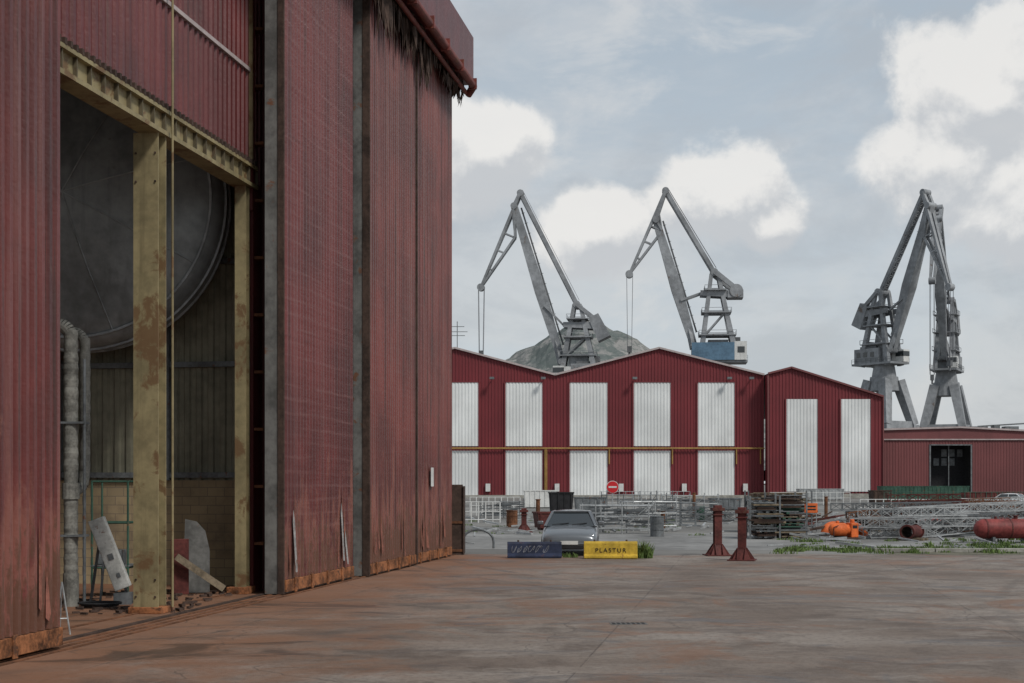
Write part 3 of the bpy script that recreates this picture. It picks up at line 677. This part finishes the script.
# ---------------------------------------------------------------- car
def car(loc,rzz,paint):
    e=empty('parked_car',loc,rzz)
    st=[(-2.12,.62,.30,.52),(-2.08,.76,.24,.62),(-1.95,.83,.20,.70),(-1.5,.86,.19,.80),(-.95,.87,.19,.89),(-.6,.875,.19,.92),(.3,.875,.19,.93),(1.2,.87,.19,.94),(1.75,.85,.21,.93),(2.02,.80,.26,.86),(2.1,.70,.34,.70)]
    mb=MB(); vs=[];fs=[];n=None
    for y,w,zb,zt in st:
        ring=[(0,zb),(w*.85,zb),(w*.97,zb+.10),(w,(zb+zt)*.5),(w*.98,zt-.13),(w*.90,zt-.03),(w*.55,zt+.015),(0,zt+.03)]
        full=ring+[(-x,z) for x,z in reversed(ring[1:-1])]
        n=len(full); vs+=[(x,y,z) for x,z in full]
    for k in range(len(st)-1):
        for i in range(n): j=(i+1)%n; fs.append((k*n+i,k*n+j,(k+1)*n+j,(k+1)*n+i))
    fs.append(tuple(reversed(range(n)))) ; o=(len(st)-1)*n; fs.append(tuple(range(o,o+n)))
    fs=[tuple(reversed(f)) for f in fs]
    ob=mb.add(vs,fs).build('body',paint,e,smooth=True); md=ob.modifiers.new('s','SUBSURF'); md.levels=2; md.render_levels=2
    B=[(-.80,-.95),(.80,-.95),(.80,1.75),(-.80,1.75)]
    T=[(-.56,-.22),(.56,-.22),(.56,1.15),(-.56,1.15)]
    gl=MB().add([(x*.97,y,.88) for x,y in B]+[(x*.98,y,1.31) for x,y in T],[(0,1,5,4),(1,2,6,5),(2,3,7,6),(3,0,4,7)]); gl.build('glazing',M['glass'],e)
    rp=MB()
    for i in range(4):
        rp.beam((B[i][0]*.97,B[i][1],.87),(T[i][0],T[i][1],1.325),.085,.07)
    for sx in(-1,1):
        rp.beam((sx*.79,.45,.88),(sx*.565,.45,1.32),.03,.09); rp.beam((sx*.56,-.22,1.325),(sx*.56,1.15,1.325),.07,.05)
    rp.beam((-.56,-.22,1.325),(.56,-.22,1.325),.06,.05)
    rp.build('pillars',paint,e,bevel=.015)
    rv=[];rfz=[]
    for j in range(7):
        for i in range(9):
            u=-1+i/4; v=j/6; rv.append((u*.575,-.26+v*1.46,1.335+.055*(1-u*u)*(math.sin(math.pi*min(1,max(0,.1+v*.8))))))
    for j in range(6):
        for i in range(8): a=j*9+i; rfz.append((a,a+1,a+10,a+9))
    MB().add(rv,rfz).build('roof',paint,e,smooth=True)
    w=MB();hub=MB()
    for x in(-.77,.77):
        for y in(-1.32,1.28):
            w.tube((x-.09,y,.30),(x+.09,y,.30),.30,24); s=1 if x>0 else -1; hub.tube((x+s*.09,y,.30),(x+s*.105,y,.30),.19,16)
    w.build('wheels',M['black'],e); hub.build('hubcaps',M['galv'],e)
    hl=MB()
    for sx in(-1,1):
        hl.add([(sx*.40,-2.105,.50),(sx*.66,-2.06,.50),(sx*.74,-1.98,.58),(sx*.72,-1.96,.645),(sx*.60,-2.0,.655),(sx*.42,-2.06,.615)],[(0,1,2,3,4,5) if sx>0 else (5,4,3,2,1,0)])
    hl.build('headlights',M['lens'],e)
    MB().add([(-.3,-2.11,.52),(.3,-2.11,.52),(.34,-2.07,.62),(-.34,-2.07,.62)],[(0,1,2,3)]).box(-.55,.55,-2.125,-2.09,.235,.33).build('grille',M['black'],e)
    MB().box(-.26,.26,-2.14,-2.125,.36,.47).build('number_plate',M['white'],e)
    MB().box(-.62,.62,-2.13,-2.05,.345,.42).build('bumper',paint,e,bevel=.03)
    mi=MB()
    for sx in(-1,1): mi.box(sx*.93-.09,sx*.93+.09,-.72,-.60,.92,1.04)
    mi.build('mirrors',paint,e,bevel=.03)
    MB().beam((-.55,-.93,.935),(-.05,-.80,.98),.02).beam((.05,-.93,.935),(.5,-.80,.98),.02).box(-.10,.10,-.10,-.06,1.2,1.26).build('wipers',M['black'],e)
    return e
c1=car((GX(574,44.6),44.6+2.1,0.0),math.radians(-4),M['carpaint']); c1.scale=(1.05,1,1.03)
m,nt,b=newmat('white_car_paint'); b.inputs['Base Color'].default_value=(.6,.6,.6,1); b.inputs['Roughness'].default_value=.3
car((GX(1016,125),125,0),math.radians(50),m)

# ---------------------------------------------------------------- barriers
def barrier(px,D,w,h,mat,name='steel_barrier'):
    e=empty(name,(GX(px,D),D,0),math.radians(random.uniform(-2,2)))
    a=w/2
    prof=[(-.25,0.02),(-.25,.09),(-.14,.14),(-.12,h-.06),(-.09,h),(.09,h),(.12,h-.06),(.14,.14),(.25,.09),(.25,0.02)]
    k=len(prof); vs=[(-a,y,z) for y,z in prof]+[(a,y,z) for y,z in prof]
    fs=[tuple(range(k)),tuple(reversed(range(k,2*k)))]+[(i,k+i,k+(i+1)%k,(i+1)%k) for i in range(k)]
    MB().add(vs,[tuple(reversed(f)) for f in fs]).build('block_body',mat,e,bevel=.012)
    MB().tube((-a*.6,0,h-.02),(-a*.6,0,h+.05),.03,8).tube((a*.6,0,h-.02),(a*.6,0,h+.05),.03,8).build('lifting_eyes',M['darkrust'],e)
    return e
e=barrier(534.5,43.6,1.66,.50,M['blue'])
c=MB(); rr=random.Random(5); x=-.7
scr=weather('faded_scrawl_paint',(.30,.31,.33),.7,var=.3,scale=6)
while x<.35:
    pts=[]; n=rr.randint(4,9); w=rr.uniform(.10,.2); ph=rr.uniform(0,6)
    for k in range(n*2): 
        t=k/(n*2-1)*2*math.pi*rr.choice((.95,1)); pts.append((x+w*.5+w*.5*math.cos(t+ph)+.02*k/n,-.14,.28+.10*math.sin(t*1.4+ph)+rr.uniform(-.01,.01)))
    c.path(pts,.006,5); x+=w*1.15
c.build('painted_scrawl',scr,e)
e=barrier(610.5,43.2,1.62,.53,M['yellow'])
tx=bpy.data.curves.new('lettering','FONT'); tx.body='PLASTUR'; tx.size=.19; tx.align_x='CENTER'; tx.extrude=.002; tx.space_character=1.3
to=bpy.data.objects.new('lettering',tx); S.collection.objects.link(to); to.parent=e; to.location=(0,-.145,.2); to.rotation_euler=(math.radians(90),0,0); tx.materials.append(M['asphaltdk'])

# ---------------------------------------------------------------- steel pedestals
def pedestal(px,D,h,s=1.0):
    e=empty('steel_pedestal',(GX(px,D),D,0),random.uniform(-.3,.3))
    hcol2=MB(); t=.02; w=.12
    hcol2.box(-w,w,-w,-w+t,.1,h-.1).box(-w,w,w-t,w,.1,h-.1).box(-t/2,t/2,-w+t,w-t,.1,h-.1).box(-.19,.19,-.19,.19,h-.1,h).box(-.12,.12,-.12,.12,h,h+.08)
    hcol2.box(-.16,.16,-.16,.16,h-.24,h-.20)
    hcol2.build('post',M['redpaint'],e,bevel=.006)
    b2=MB().box(-.40,.40,-.40,.40,0.01,.04)
    for a in range(4):
        r=Matrix.Rotation(a*math.pi/2,3,'Z')
        for o in (-.11,.11):
            vs=[r@Vector(v) for v in((.1,o-.01,.04),(.37,o-.01,.04),(.14,o-.01,.38),(.1,o-.01,.38),(.1,o+.01,.04),(.37,o+.01,.04),(.14,o+.01,.38),(.1,o+.01,.38))]
            b2.add(vs,[(0,1,2,3),(7,6,5,4),(0,4,5,1),(1,5,6,2),(2,6,7,3)])
    b2.add([(-.26,-.26,.04),(.26,-.26,.04),(.26,.26,.04),(-.26,.26,.04),(-.13,-.13,.34),(.13,-.13,.34),(.13,.13,.34),(-.13,.13,.34)],[(0,1,5,4),(1,2,6,5),(2,3,7,6),(3,0,4,7)])
    b2.build('flared_base',M['redpaint'],e)
pedestal(717.5,45.0,1.52); pedestal(742,42.2,1.50)
pedestal(524,66,1.05)

def sign(px,D,z):
    e=empty('no_entry_sign',(GX(px,D),D,0))
    MB().tube((0,0,0),(0,0,z+.3),.035,8).build('post',M['galv'],e)
    MB().tube((0,-.05,z),(0,-.07,z),.34,28).build('disc',M['redbright'],e)
    MB().tube((0,-.045,z),(0,-.05,z),.37,28).box(-.24,.24,-.078,-.071,z-.05,z+.05).build('white_bar_and_rim',M['white'],e)
sign(612.5,84,ZZ(487,84))

e=empty('pipe_hoop',(GX(478,50),50,0))
pts=[(-.55,0,0)]; 
for k in range(9):
    t=math.pi-k*math.pi/8; pts.append((.5*math.cos(t)*1.1,0,.25+.42*math.sin(t)))
pts.append((.55,0,0)); MB().path(pts,.045,8).build('hoop',M['galv_dk'],e)
def railing(px0,px1,D,h,mat,n=8,name='white_railing'):
    a=GX(px0,D);b_=GX(px1,D); e=empty(name,(a,D,0)); L=b_-a; mb=MB()
    for i in range(n+1): mb.tube((L*i/n,0,0),(L*i/n,0,h),.035,6)
    for z in(h,h*.55,h*.15): mb.tube((0,0,z),(L,0,z),.03,6)
    mb.build('rails',mat,e)
railing(464,500,82,1.2,M['white'],5); railing(470,520,100,1.3,M['white'],8); railing(640,690,120,1.2,M['white'],8); railing(884,1024,140,1.4,M['green'],26,'green_fence'); railing(770,850,150,1.3,M['white'],12)
railing(600,690,150,1.4,M['galv'],14,'steel_railing'); railing(860,930,95,1.2,M['white'],9); railing(960,1060,100,1.2,M['white'],12)

def rackgroup(px,D,w,d,h,mat,seed,name='scaffold_rack'):
    rr=random.Random(seed); e=empty(name,(GX(px,D),D,0),rr.uniform(-.3,.3)); mb=MB(); n=max(2,int(w/.9))
    for i in range(n+1):
        x=-w/2+w*i/n
        for y in(0,d): mb.tube((x,y,0),(x,y,h*rr.uniform(.85,1)),.03,6)
        mb.tube((x,0,h*.5),(x,d,h*.5),.03,6).tube((x,0,h*.82),(x,d,h*.82),.03,6)
    for y in(0,d):
        for z in(.15,.5,.82): mb.tube((-w/2,y,h*z),(w/2,y,h*z),.03,6)
    for i in range(n):
        if rr.random()<.6: mb.tube((-w/2+w*i/n,0,h*.15),(-w/2+w*(i+1)/n,0,h*.82),.022,6)
    mb.build('frame',mat,e)
    st=MB()
    for i in range(int(w*7)):
        x=rr.uniform(-w/2,w/2-.3); z=h*(.5 if rr.random()<.6 else .15)+.04+rr.uniform(0,.3); L=rr.uniform(.6,1.8); y=rr.uniform(0,d)
        st.beam((x,y,z),(min(w/2+.2,x+L),y+rr.uniform(-.2,.2),z+rr.uniform(-.03,.1)),.06)
    st.build('stored_tubes',M['galv_dk'],e)
rackgroup(622,64,2.4,1.5,1.55,M['galv'],1); rackgroup(655,68,2.2,1.8,1.7,M['galv'],2); rackgroup(680,76,1.6,1.6,1.5,M['galv_dk'],3); rackgroup(600,78,2.2,1.2,1.3,M['galv'],4)
rackgroup(640,88,4.2,1.4,1.9,M['galv_dk'],6); rackgroup(500,92,2.6,1.4,1.3,M['galv_dk'],8); rackgroup(690,100,4,1.4,1.7,M['galv'],16)
def stack(px,D,w,d,h,seed,mats,name='steel_stack'):
    rr=random.Random(seed); e=empty(name,(GX(px,D),D,0),rr.uniform(-.15,.15)); bs={k:MB() for k in mats}
    z=.05
    while z<h:
        t=rr.uniform(.04,.10); k=rr.choice(mats); x0=-w/2+rr.uniform(-.15,.25); x1=w/2+rr.uniform(-.35,.2)
        if rr.random()<.5:
            bs[k].box(x0,x1,rr.uniform(-.1,.1),d,z,z+t*.7)
        else:
            n=int((x1-x0)/.3)
            for i in range(n): q=rr.uniform(-.04,.04); bs[k].box(x0+i*.3+q,x0+i*.3+.13+q,0+rr.uniform(-.1,.1),d,z,z+t)
            kk=rr.choice(mats); bs[kk].box(x0,x1,.0,.1,z+t,z+t+.04); z+=.04
        z+=t
    for k,mb in bs.items():
        if mb.v: mb.build('layer_'+k,M[k],e,bevel=.006)
    p=MB()
    for x in(-w/2-.05,w/2+.05):
        for y in(0,d): p.beam((x,y,0),(x,y,h+.15),.07)
    p.build('stakes',M['galv_dk'],e)
stack(765,58,1.1,1.8,1.62,3,['wood','darkrust','galv_dk','darkrust']); stack(791,59,1.2,2,1.75,5,['wood','galv_dk','darkrust','green']); stack(780,66,2.8,2,1.8,8,['wood','darkrust','wood','galv_dk'])
def trusspile(px,D,L,n,seed,mat,name='lattice_truss_pile'):
    rr=random.Random(seed); e=empty(name,(GX(px,D),D,0),rr.uniform(-.25,.25)); mb=MB()
    for i in range(n):
        z=.22+(i//3)*.42; y=(i%3)*.55; x=rr.uniform(-.6,.6); l=L*rr.uniform(.7,1)
        mb.truss((x-l/2,y,z+rr.uniform(0,.04)),(x+l/2,y+rr.uniform(-.3,.3),z+rr.uniform(0,.25)),.34,.4,.045,max(5,int(l/.5)))
    mb.build('trusses',M[mat],e)
trusspile(895,58,3.0,7,1,'galv'); trusspile(940,60,3.8,8,2,'galv'); trusspile(975,62,3.4,6,3,'galv_dk'); trusspile(900,72,6,9,4,'galv_dk'); trusspile(1010,68,5,9,5,'galv'); trusspile(870,70,1.8,4,6,'rust'); trusspile(960,82,8,9,9,'rust'); trusspile(720,84,3,5,11,'galv_dk'); trusspile(935,76,4,11,14,'redpaint'); trusspile(1000,90,6,8,15,'galv')
def pipe(px,D,L,r,mat,rzz,n=1,name='steel_pipe',z0=0):
    e=empty(name,(GX(px,D),D,z0),rzz); mb=MB(); iv=MB()
    for k in range(n):
        y=k*2.1*r; N_=28; zc=r+.1
        mb.tube((-L/2,y,zc),(L/2,y,zc),r,N_,cap=False)
        iv.tube((-L/2,y,zc),(L/2,y,zc),r-.02,N_,cap=False)
        for x in(-L/2,L/2):
            vs=[];fs=[]
            for rr_ in(r+.05,r-.02):
                for xx in(x-.025,x+.025):
                    for i in range(N_):
                        t=2*math.pi*i/N_; vs.append((xx,y+rr_*math.cos(t),zc+rr_*math.sin(t)))
            for i in range(N_):
                j=(i+1)%N_
                for a,b_ in((0,1),(1,3),(3,2),(2,0)): fs.append((a*N_+i,a*N_+j,b_*N_+j,b_*N_+i))
            mb.add(vs,fs)
        for x in(-L/6,L/6): mb.tube((x-.01,y,zc),(x+.01,y,zc),r+.008,N_,cap=False)
    mb.build('pipe_shell',mat,e); iv.build('pipe_bore',M['darkrust'],e)
    MB().box(-L/2+.3,-L/2+.5,-.3-r,.3+r+(n-1)*2*r,0,.1).box(L/2-.5,L/2-.3,-.3-r,.3+r+(n-1)*2*r,0,.1).build('timber_bearers',M['wood'],e)
# red pressure vessel lying on cradles at the right edge
rp=weather('red_vessel_paint',(.20,.04,.036),.6,var=.35,scale=1.5,rust=.25)
e=empty('red_cylindrical_tank',(GX(1008,54.5),54.5,0),.10)
vs=[];fs=[];n=28; prof=[(-1.35,.02),(-1.32,.16),(-1.22,.29),(-1.05,.365),(-.95,.38),(.95,.38),(1.05,.365),(1.22,.29),(1.32,.16),(1.35,.02)]
for x,r in prof:
    for i in range(n): t=2*math.pi*i/n; vs.append((x,r*math.cos(t),.55+r*math.sin(t)))
for k in range(len(prof)-1):
    for i in range(n): j=(i+1)%n; fs.append((k*n+i,(k+1)*n+i,(k+1)*n+j,k*n+j))
MB().add(vs,fs).build('vessel_shell',rp,e,smooth=True)
MB().tube((-.97,0,.55),(-.91,0,.55),.395,28).tube((0,0,.55),(.05,0,.55),.39,28).tube((.91,0,.55),(.97,0,.55),.395,28).tube((.3,0,.9),(.3,0,1.05),.08,12).tube((.3,0,1.03),(.3,0,1.06),.12,12).tube((-.5,0,.9),(-.5,0,1.02),.05,10).build('bands_and_nozzles',M['redpaint'],e)
MB().box(-.75,-.65,-.34,.34,0,.24).box(.65,.75,-.34,.34,0,.24).box(-.9,-.5,-.4,.4,0.0,.04).box(.5,.9,-.4,.4,0.0,.04).build('cradles',M['galv_dk'],e)
pipe(1034,60,2.6,.34,rp,-.1); pipe(990,66,2.2,.3,M['redpaint'],.3,2)
pipe(912,57,1.3,.25,M['redpaint'],1.0); pipe(880,68,1.8,.28,M['darkrust'],.4,2); pipe(925,66,1.9,.3,rp,.7,2)
# small orange compressor / pump unit on skid
e=empty('orange_pump_unit',(GX(842,56.5),56.5,0),.25)
MB().box(-.62,.62,-.3,.3,.06,.14).box(-.55,-.45,-.3,.3,0,.06).box(.45,.55,-.3,.3,0,.06).build('skid',M['darkrust'],e,bevel=.01)
vs=[];fs=[];n=22; prof=[(-.55,.02),(-.53,.14),(-.45,.23),(-.3,.27),(.1,.27),(.16,.2),(.3,.2)]
for x,r in prof:
    for i in range(n): t=2*math.pi*i/n; vs.append((x,r*math.cos(t),.45+r*math.sin(t)))
for k in range(len(prof)-1):
    for i in range(n): j=(i+1)%n; fs.append((k*n+i,(k+1)*n+i,(k+1)*n+j,k*n+j))
MB().add(vs,fs).build('motor_housing',M['orange'],e,smooth=True)
MB().box(.28,.60,-.24,.24,.14,.72).tube((.44,0,.7),(.44,0,.86),.09,14).tube((-.2,0,.70),(-.2,0,.8),.07,12).build('gearbox',M['orange'],e,bevel=.03)
MB().box(.34,.54,-.245,-.24,.5,.62).box(-.3,.05,-.12,.12,.12,.2).tube((.60,0,.4),(.66,0,.4),.12,16).path([(-.5,-.28,.1),(-.5,-.28,.55),(-.3,-.28,.62)],.018,6).build('fittings',M['black'],e)
def shell(px,D,r,mat,rzz,name='orange_pipe_elbow'):
    e=empty(name,(GX(px,D),D,0),rzz); vs=[];fs=[];n=20;mm=12
    for i in range(n+1):
        t=math.pi*i/n
        for j in range(mm):
            a=2*math.pi*j/mm; R_=r+.2*math.cos(a); vs.append((R_*math.cos(t),.2*math.sin(a),R_*math.sin(t)*.9+.05))
    for i in range(n):
        for j in range(mm): fs.append((i*mm+j,i*mm+(j+1)%mm,(i+1)*mm+(j+1)%mm,(i+1)*mm+j))
    MB().add(vs,fs).build('curved_pipe',mat,e,smooth=True)
    MB().tube((r,0,0.01),(r,0,.08),.27,16).tube((-r,0,.01),(-r,0,.08),.27,16).build('flanges',M['darkrust'],e)
shell(853,59.5,.48,M['orange'],.3); shell(833,62,.45,M['orange'],.5)
def skip(px,D,w,h,d,mat,name,rzz=0):
    e=empty(name,(GX(px,D),D,0),rzz)
    v=[(-w/2+.12,-d/2,.1),(w/2-.12,-d/2,.1),(w/2-.12,d/2,.1),(-w/2+.12,d/2,.1),(-w/2,-d/2,h),(w/2,-d/2,h),(w/2,d/2,h),(-w/2,d/2,h)]
    MB().add(v,[(0,3,2,1),(0,1,5,4),(1,2,6,5),(2,3,7,6),(3,0,4,7)]).build('hull',mat,e)
    rb=MB().beam((-w/2,-d/2,h),(w/2,-d/2,h),.08).beam((-w/2,d/2,h),(w/2,d/2,h),.08).beam((-w/2,-d/2,h),(-w/2,d/2,h),.08).beam((w/2,-d/2,h),(w/2,d/2,h),.08)
    n=int(w/.5)
    for i in range(n+1): x=-w/2+.15+(w-.3)*i/n; rb.box(x-.03,x+.03,-d/2-.05,-d/2-.003,.1,h-.04)
    rb.box(-w/2+.2,w/2-.2,-.4,.4,0,.1); rb.build('rim_and_ribs',mat,e)
skip(561,88,1.5,1.7,1.5,M['black'],'waste_skip'); skip(900,170,5,1.9,2,M['green'],'green_container'); skip(942,172,6,1.9,2,M['green'],'green_container'); skip(880,150,2,1.5,2,M['darkrust'],'waste_skip'); skip(985,150,4.5,1.3,2,M['redpaint'],'red_container'); skip(590,108,2.4,1.2,1.5,M['galv_dk'],'waste_skip'); skip(540,130,3,1.6,2,M['white'],'white_container'); skip(820,190,6,1.5,2,M['galv'],'pale_container'); skip(725,120,2.6,1.0,1.5,M['galv_dk'],'grey_container')
skip(548,70,1.3,.85,1.2,M['redpaint'],'red_container',.2)
def drum(px,D,mat):
    e=empty('oil_drum',(GX(px,D),D,0)); mb=MB().tube((0,0,0),(0,0,.88),.29,18)
    for z in(.02,.3,.58,.86): mb.tube((0,0,z-.015),(0,0,z+.015),.305,18)
    mb.build('drum_shell',mat,e)
for px,D,k in((598,66,'galv_dk'),(512,74,'rust'),(700,86,'green'),(657,61,'galv_dk')): drum(px,D,M[k])
e=empty('orange_notice_board',(GX(811,62),62,0)); MB().box(-.28,.28,-.02,.02,1.0,1.42).build('board',M['orange'],e,bevel=.005); MB().tube((-.24,.03,0),(-.24,.03,1.4),.02,6).tube((.24,.03,0),(.24,.03,1.4),.02,6).build('legs',M['galv'],e); MB().box(-.2,.2,-.03,-.022,1.12,1.18).box(-.2,.2,-.03,-.022,1.25,1.31).build('lettering',M['black'],e)
for px,D,h in((538,75,1.4),(663,70,.9),(694,96,1.6),(826,90,1.4)):
    e=empty('rusty_bollard',(GX(px,D),D,0)); MB().tube((0,0,0),(0,0,h),.11,12).tube((0,0,h),(0,0,h+.05),.14,12).tube((0,0,0),(0,0,.04),.2,12).build('post',M['rust'],e)
db=MB(); rr=random.Random(12)
for i in range(420):
    D=rr.uniform(48,110); px=rr.uniform(470,1040)
    if 48<D<62 and 480<px<760: continue
    x=GX(px,D); s=rr.uniform(.04,.16); a=rr.uniform(0,3.1); L=rr.uniform(.2,1.6)
    db.beam((x,D,s*.5),(x+L*math.cos(a),D+L*math.sin(a),s*.5+rr.uniform(0,.15)),s*.7,s*.6)
db.build('scrap_debris',M['galv'])
for mk,sd_,nn_ in(('rust',1,40),('galv_dk',2,110),('darkrust',3,90),('redpaint',4,60),('galv',5,60)):
    db=MB(); rr=random.Random(sd_)
    for i in range(nn_):
        D=rr.uniform(60,88); px=rr.uniform(865,1060) if rr.random()<.85 else rr.uniform(745,830); x=GX(px,D); s=rr.uniform(.05,.2); a=rr.uniform(-.6,.6); L=rr.uniform(.3,2.0); z=rr.uniform(0,.65)
        db.beam((x,D,s*.5+z*.4),(x+L*math.cos(a),D+L*math.sin(a),s*.5+z),s*.6,s*.5)
    db.build('scrap_steel',M[mk])

def weeds(mb,x,y,r,h,n,rr):
    for i in range(n):
        a=rr.uniform(0,6.28); q=r*math.sqrt(rr.random()); bx=x+q*math.cos(a); by=y+q*math.sin(a)
        hh=h*rr.uniform(.4,1)*(1-.4*q/r); lx=rr.uniform(-.5,.5)*hh; ly=rr.uniform(-.5,.5)*hh; w=rr.uniform(.008,.022)
        t=rr.uniform(0,3.14); dx=w*math.cos(t); dy=w*math.sin(t)
        mb.add([(bx-dx,by-dy,0),(bx+dx,by+dy,0),(bx+lx*.4+dx,by+ly*.4+dy,hh*.6),(bx+lx*.4-dx,by+ly*.4-dy,hh*.6),(bx+lx,by+ly,hh)],[(0,1,2,3),(3,2,4)])
grm=weather('weed_green',(.10,.15,.04),.7,var=.45,scale=4)
rr=random.Random(21)
w=MB(); weeds(w,GX(644,43.5),43.5,.26,.72,300,rr); weeds(w,GX(570,44.0),43.9,.25,.25,70,rr); w.build('weed_clump',grm)
w=MB()
for i in range(210):
    px=rr.uniform(780,1100); D=rr.gauss(48.2,.8)
    if rr.random()<.3: D=rr.uniform(49,58)
    weeds(w,GX(px,D),D,rr.uniform(.12,.5),rr.uniform(.08,.32),int(rr.uniform(20,70)),rr)
for i in range(25):
    px=rr.uniform(460,700); D=rr.uniform(60,90); weeds(w,GX(px,D),D,.4,rr.uniform(.1,.25),40,rr)
w.build('verge_weeds',grm)
soil=weather('verge_soil',(.12,.112,.08),.95,var=.4,scale=.8,bump=.4)
MB().add([(12,45.6,.008),(70,43.9,.008),(70,50.2,.008),(13.5,49.0,.008)],[(0,1,2,3)]).build('soil_verge',soil)

e=empty('floor_drain',(1.9,23.2,0),.05)
MB().box(-.30,.30,-.16,.16,.005,.010).build('cover',M['steel_edge'],e)
dm=MB()
for i in range(7): dm.box(-.27+i*.08,-.22+i*.08,-.12,.12,.011,.014)
dm.build('slots',M['black'],e)

# ---------------------------------------------------------------- light
az=math.radians(138); el=math.radians(48)
sd=Vector((math.sin(az)*math.cos(el),math.cos(az)*math.cos(el),math.sin(el)))
L=bpy.data.lights.new('sun','SUN'); L.energy=2.4; L.angle=math.radians(10); L.color=(1,.97,.92)
lo=bpy.data.objects.new('sun',L); S.collection.objects.link(lo); lo.rotation_euler=(-sd).to_track_quat('-Z','Y').to_euler()
W=bpy.data.worlds.new('World'); S.world=W; W.use_nodes=True; nt=W.node_tree; g=N(nt)
bg=nt.nodes['Background']
sky=g.n('ShaderNodeTexSky',sky_type='NISHITA'); sky.sun_disc=False; sky.sun_elevation=el; sky.sun_rotation=az; sky.air_density=1.3; sky.dust_density=2.0
d=g.n('ShaderNodeTexCoord').outputs['Generated']
dn=g.vmath('NORMALIZE',d)
def dirpx(px,py): return Vector(((px-512)/F,1,(483-py)/F)).normalized()
SC=(1,1,1.3)
blobs=[(985,105,.085),(930,160,.065),(1020,60,.06),(480,150,.060),(595,232,.044),(728,200,.055),(765,225,.030),(1040,190,.075)]
def dens(v):
    nA=g.noise(v,14,8,.58,.15)
    sv=g.vmath('MULTIPLY',v,SC); cur=None
    for px,py,r in blobs:
        c=dirpx(px,py); c=(c.x*SC[0],c.y*SC[1],c.z*SC[2])
        q=g.math('SUBTRACT',1.0,g.math('DIVIDE',g.vmath('DISTANCE',sv,c),r))
        cur=q if cur is None else g.math('MAXIMUM',cur,q)
    cur=g.math('MAXIMUM',cur,-.8)
    return g.math('ADD',g.math('MULTIPLY',cur,.9),g.math('MULTIPLY',g.math('SUBTRACT',nA,.5),1.9))
d1=dens(dn); d2=dens(g.vmath('ADD',dn,(-.004,0,.014)))
mask=g.ramp(d1,-.06,.28)
lit=g.ramp(g.math('SUBTRACT',d1,d2),-.24,.22)
cc=g.mix(lit,(5.6,5.8,6.05),(8.6,8.45,8.2))
sepd=g.n('ShaderNodeSeparateXYZ'); g.l(dn,sepd.inputs[0])
st=g.noise(g.vmath('MULTIPLY',dn,(1,1,2.4)),3.6,7,.62,.4)
st2=g.noise(g.vmath('MULTIPLY',dn,(1,1,1.9)),8,8,.62,.3)
base=g.mix(g.ramp(sepd.outputs[2],0.0,.40),(6.0,6.5,6.95),(4.1,4.85,5.6))
base=g.mix(g.math('MULTIPLY',g.ramp(st,.42,.62),.65),base,(6.5,6.6,6.7))
base=g.mix(g.math('MULTIPLY',g.ramp(st2,.46,.66),.6),base,(4.6,4.95,5.35))
base=g.mix(g.math('MULTIPLY',g.ramp(st2,.46,.30),.6),base,(7.2,7.2,7.15))
base=g.mix(.12,base,sky.outputs[0])
fin=g.mix(g.math('MULTIPLY',mask,.85),base,cc)
g.l(fin,bg.inputs[0]); bg.inputs[1].default_value=.1
W.cycles.sampling_method='MANUAL'; W.cycles.sample_map_resolution=512

cam=bpy.data.cameras.new('camera'); cam.lens=50; cam.sensor_width=36; cam.shift_y=141.5/1024; cam.clip_end=12000; cam.clip_start=.1
co=bpy.data.objects.new('camera',cam); S.collection.objects.link(co); co.location=(0,0,H); co.rotation_euler=(math.radians(90),0,0); S.camera=co
S.view_settings.view_transform='Standard'; S.view_settings.look='None'; S.view_settings.exposure=0
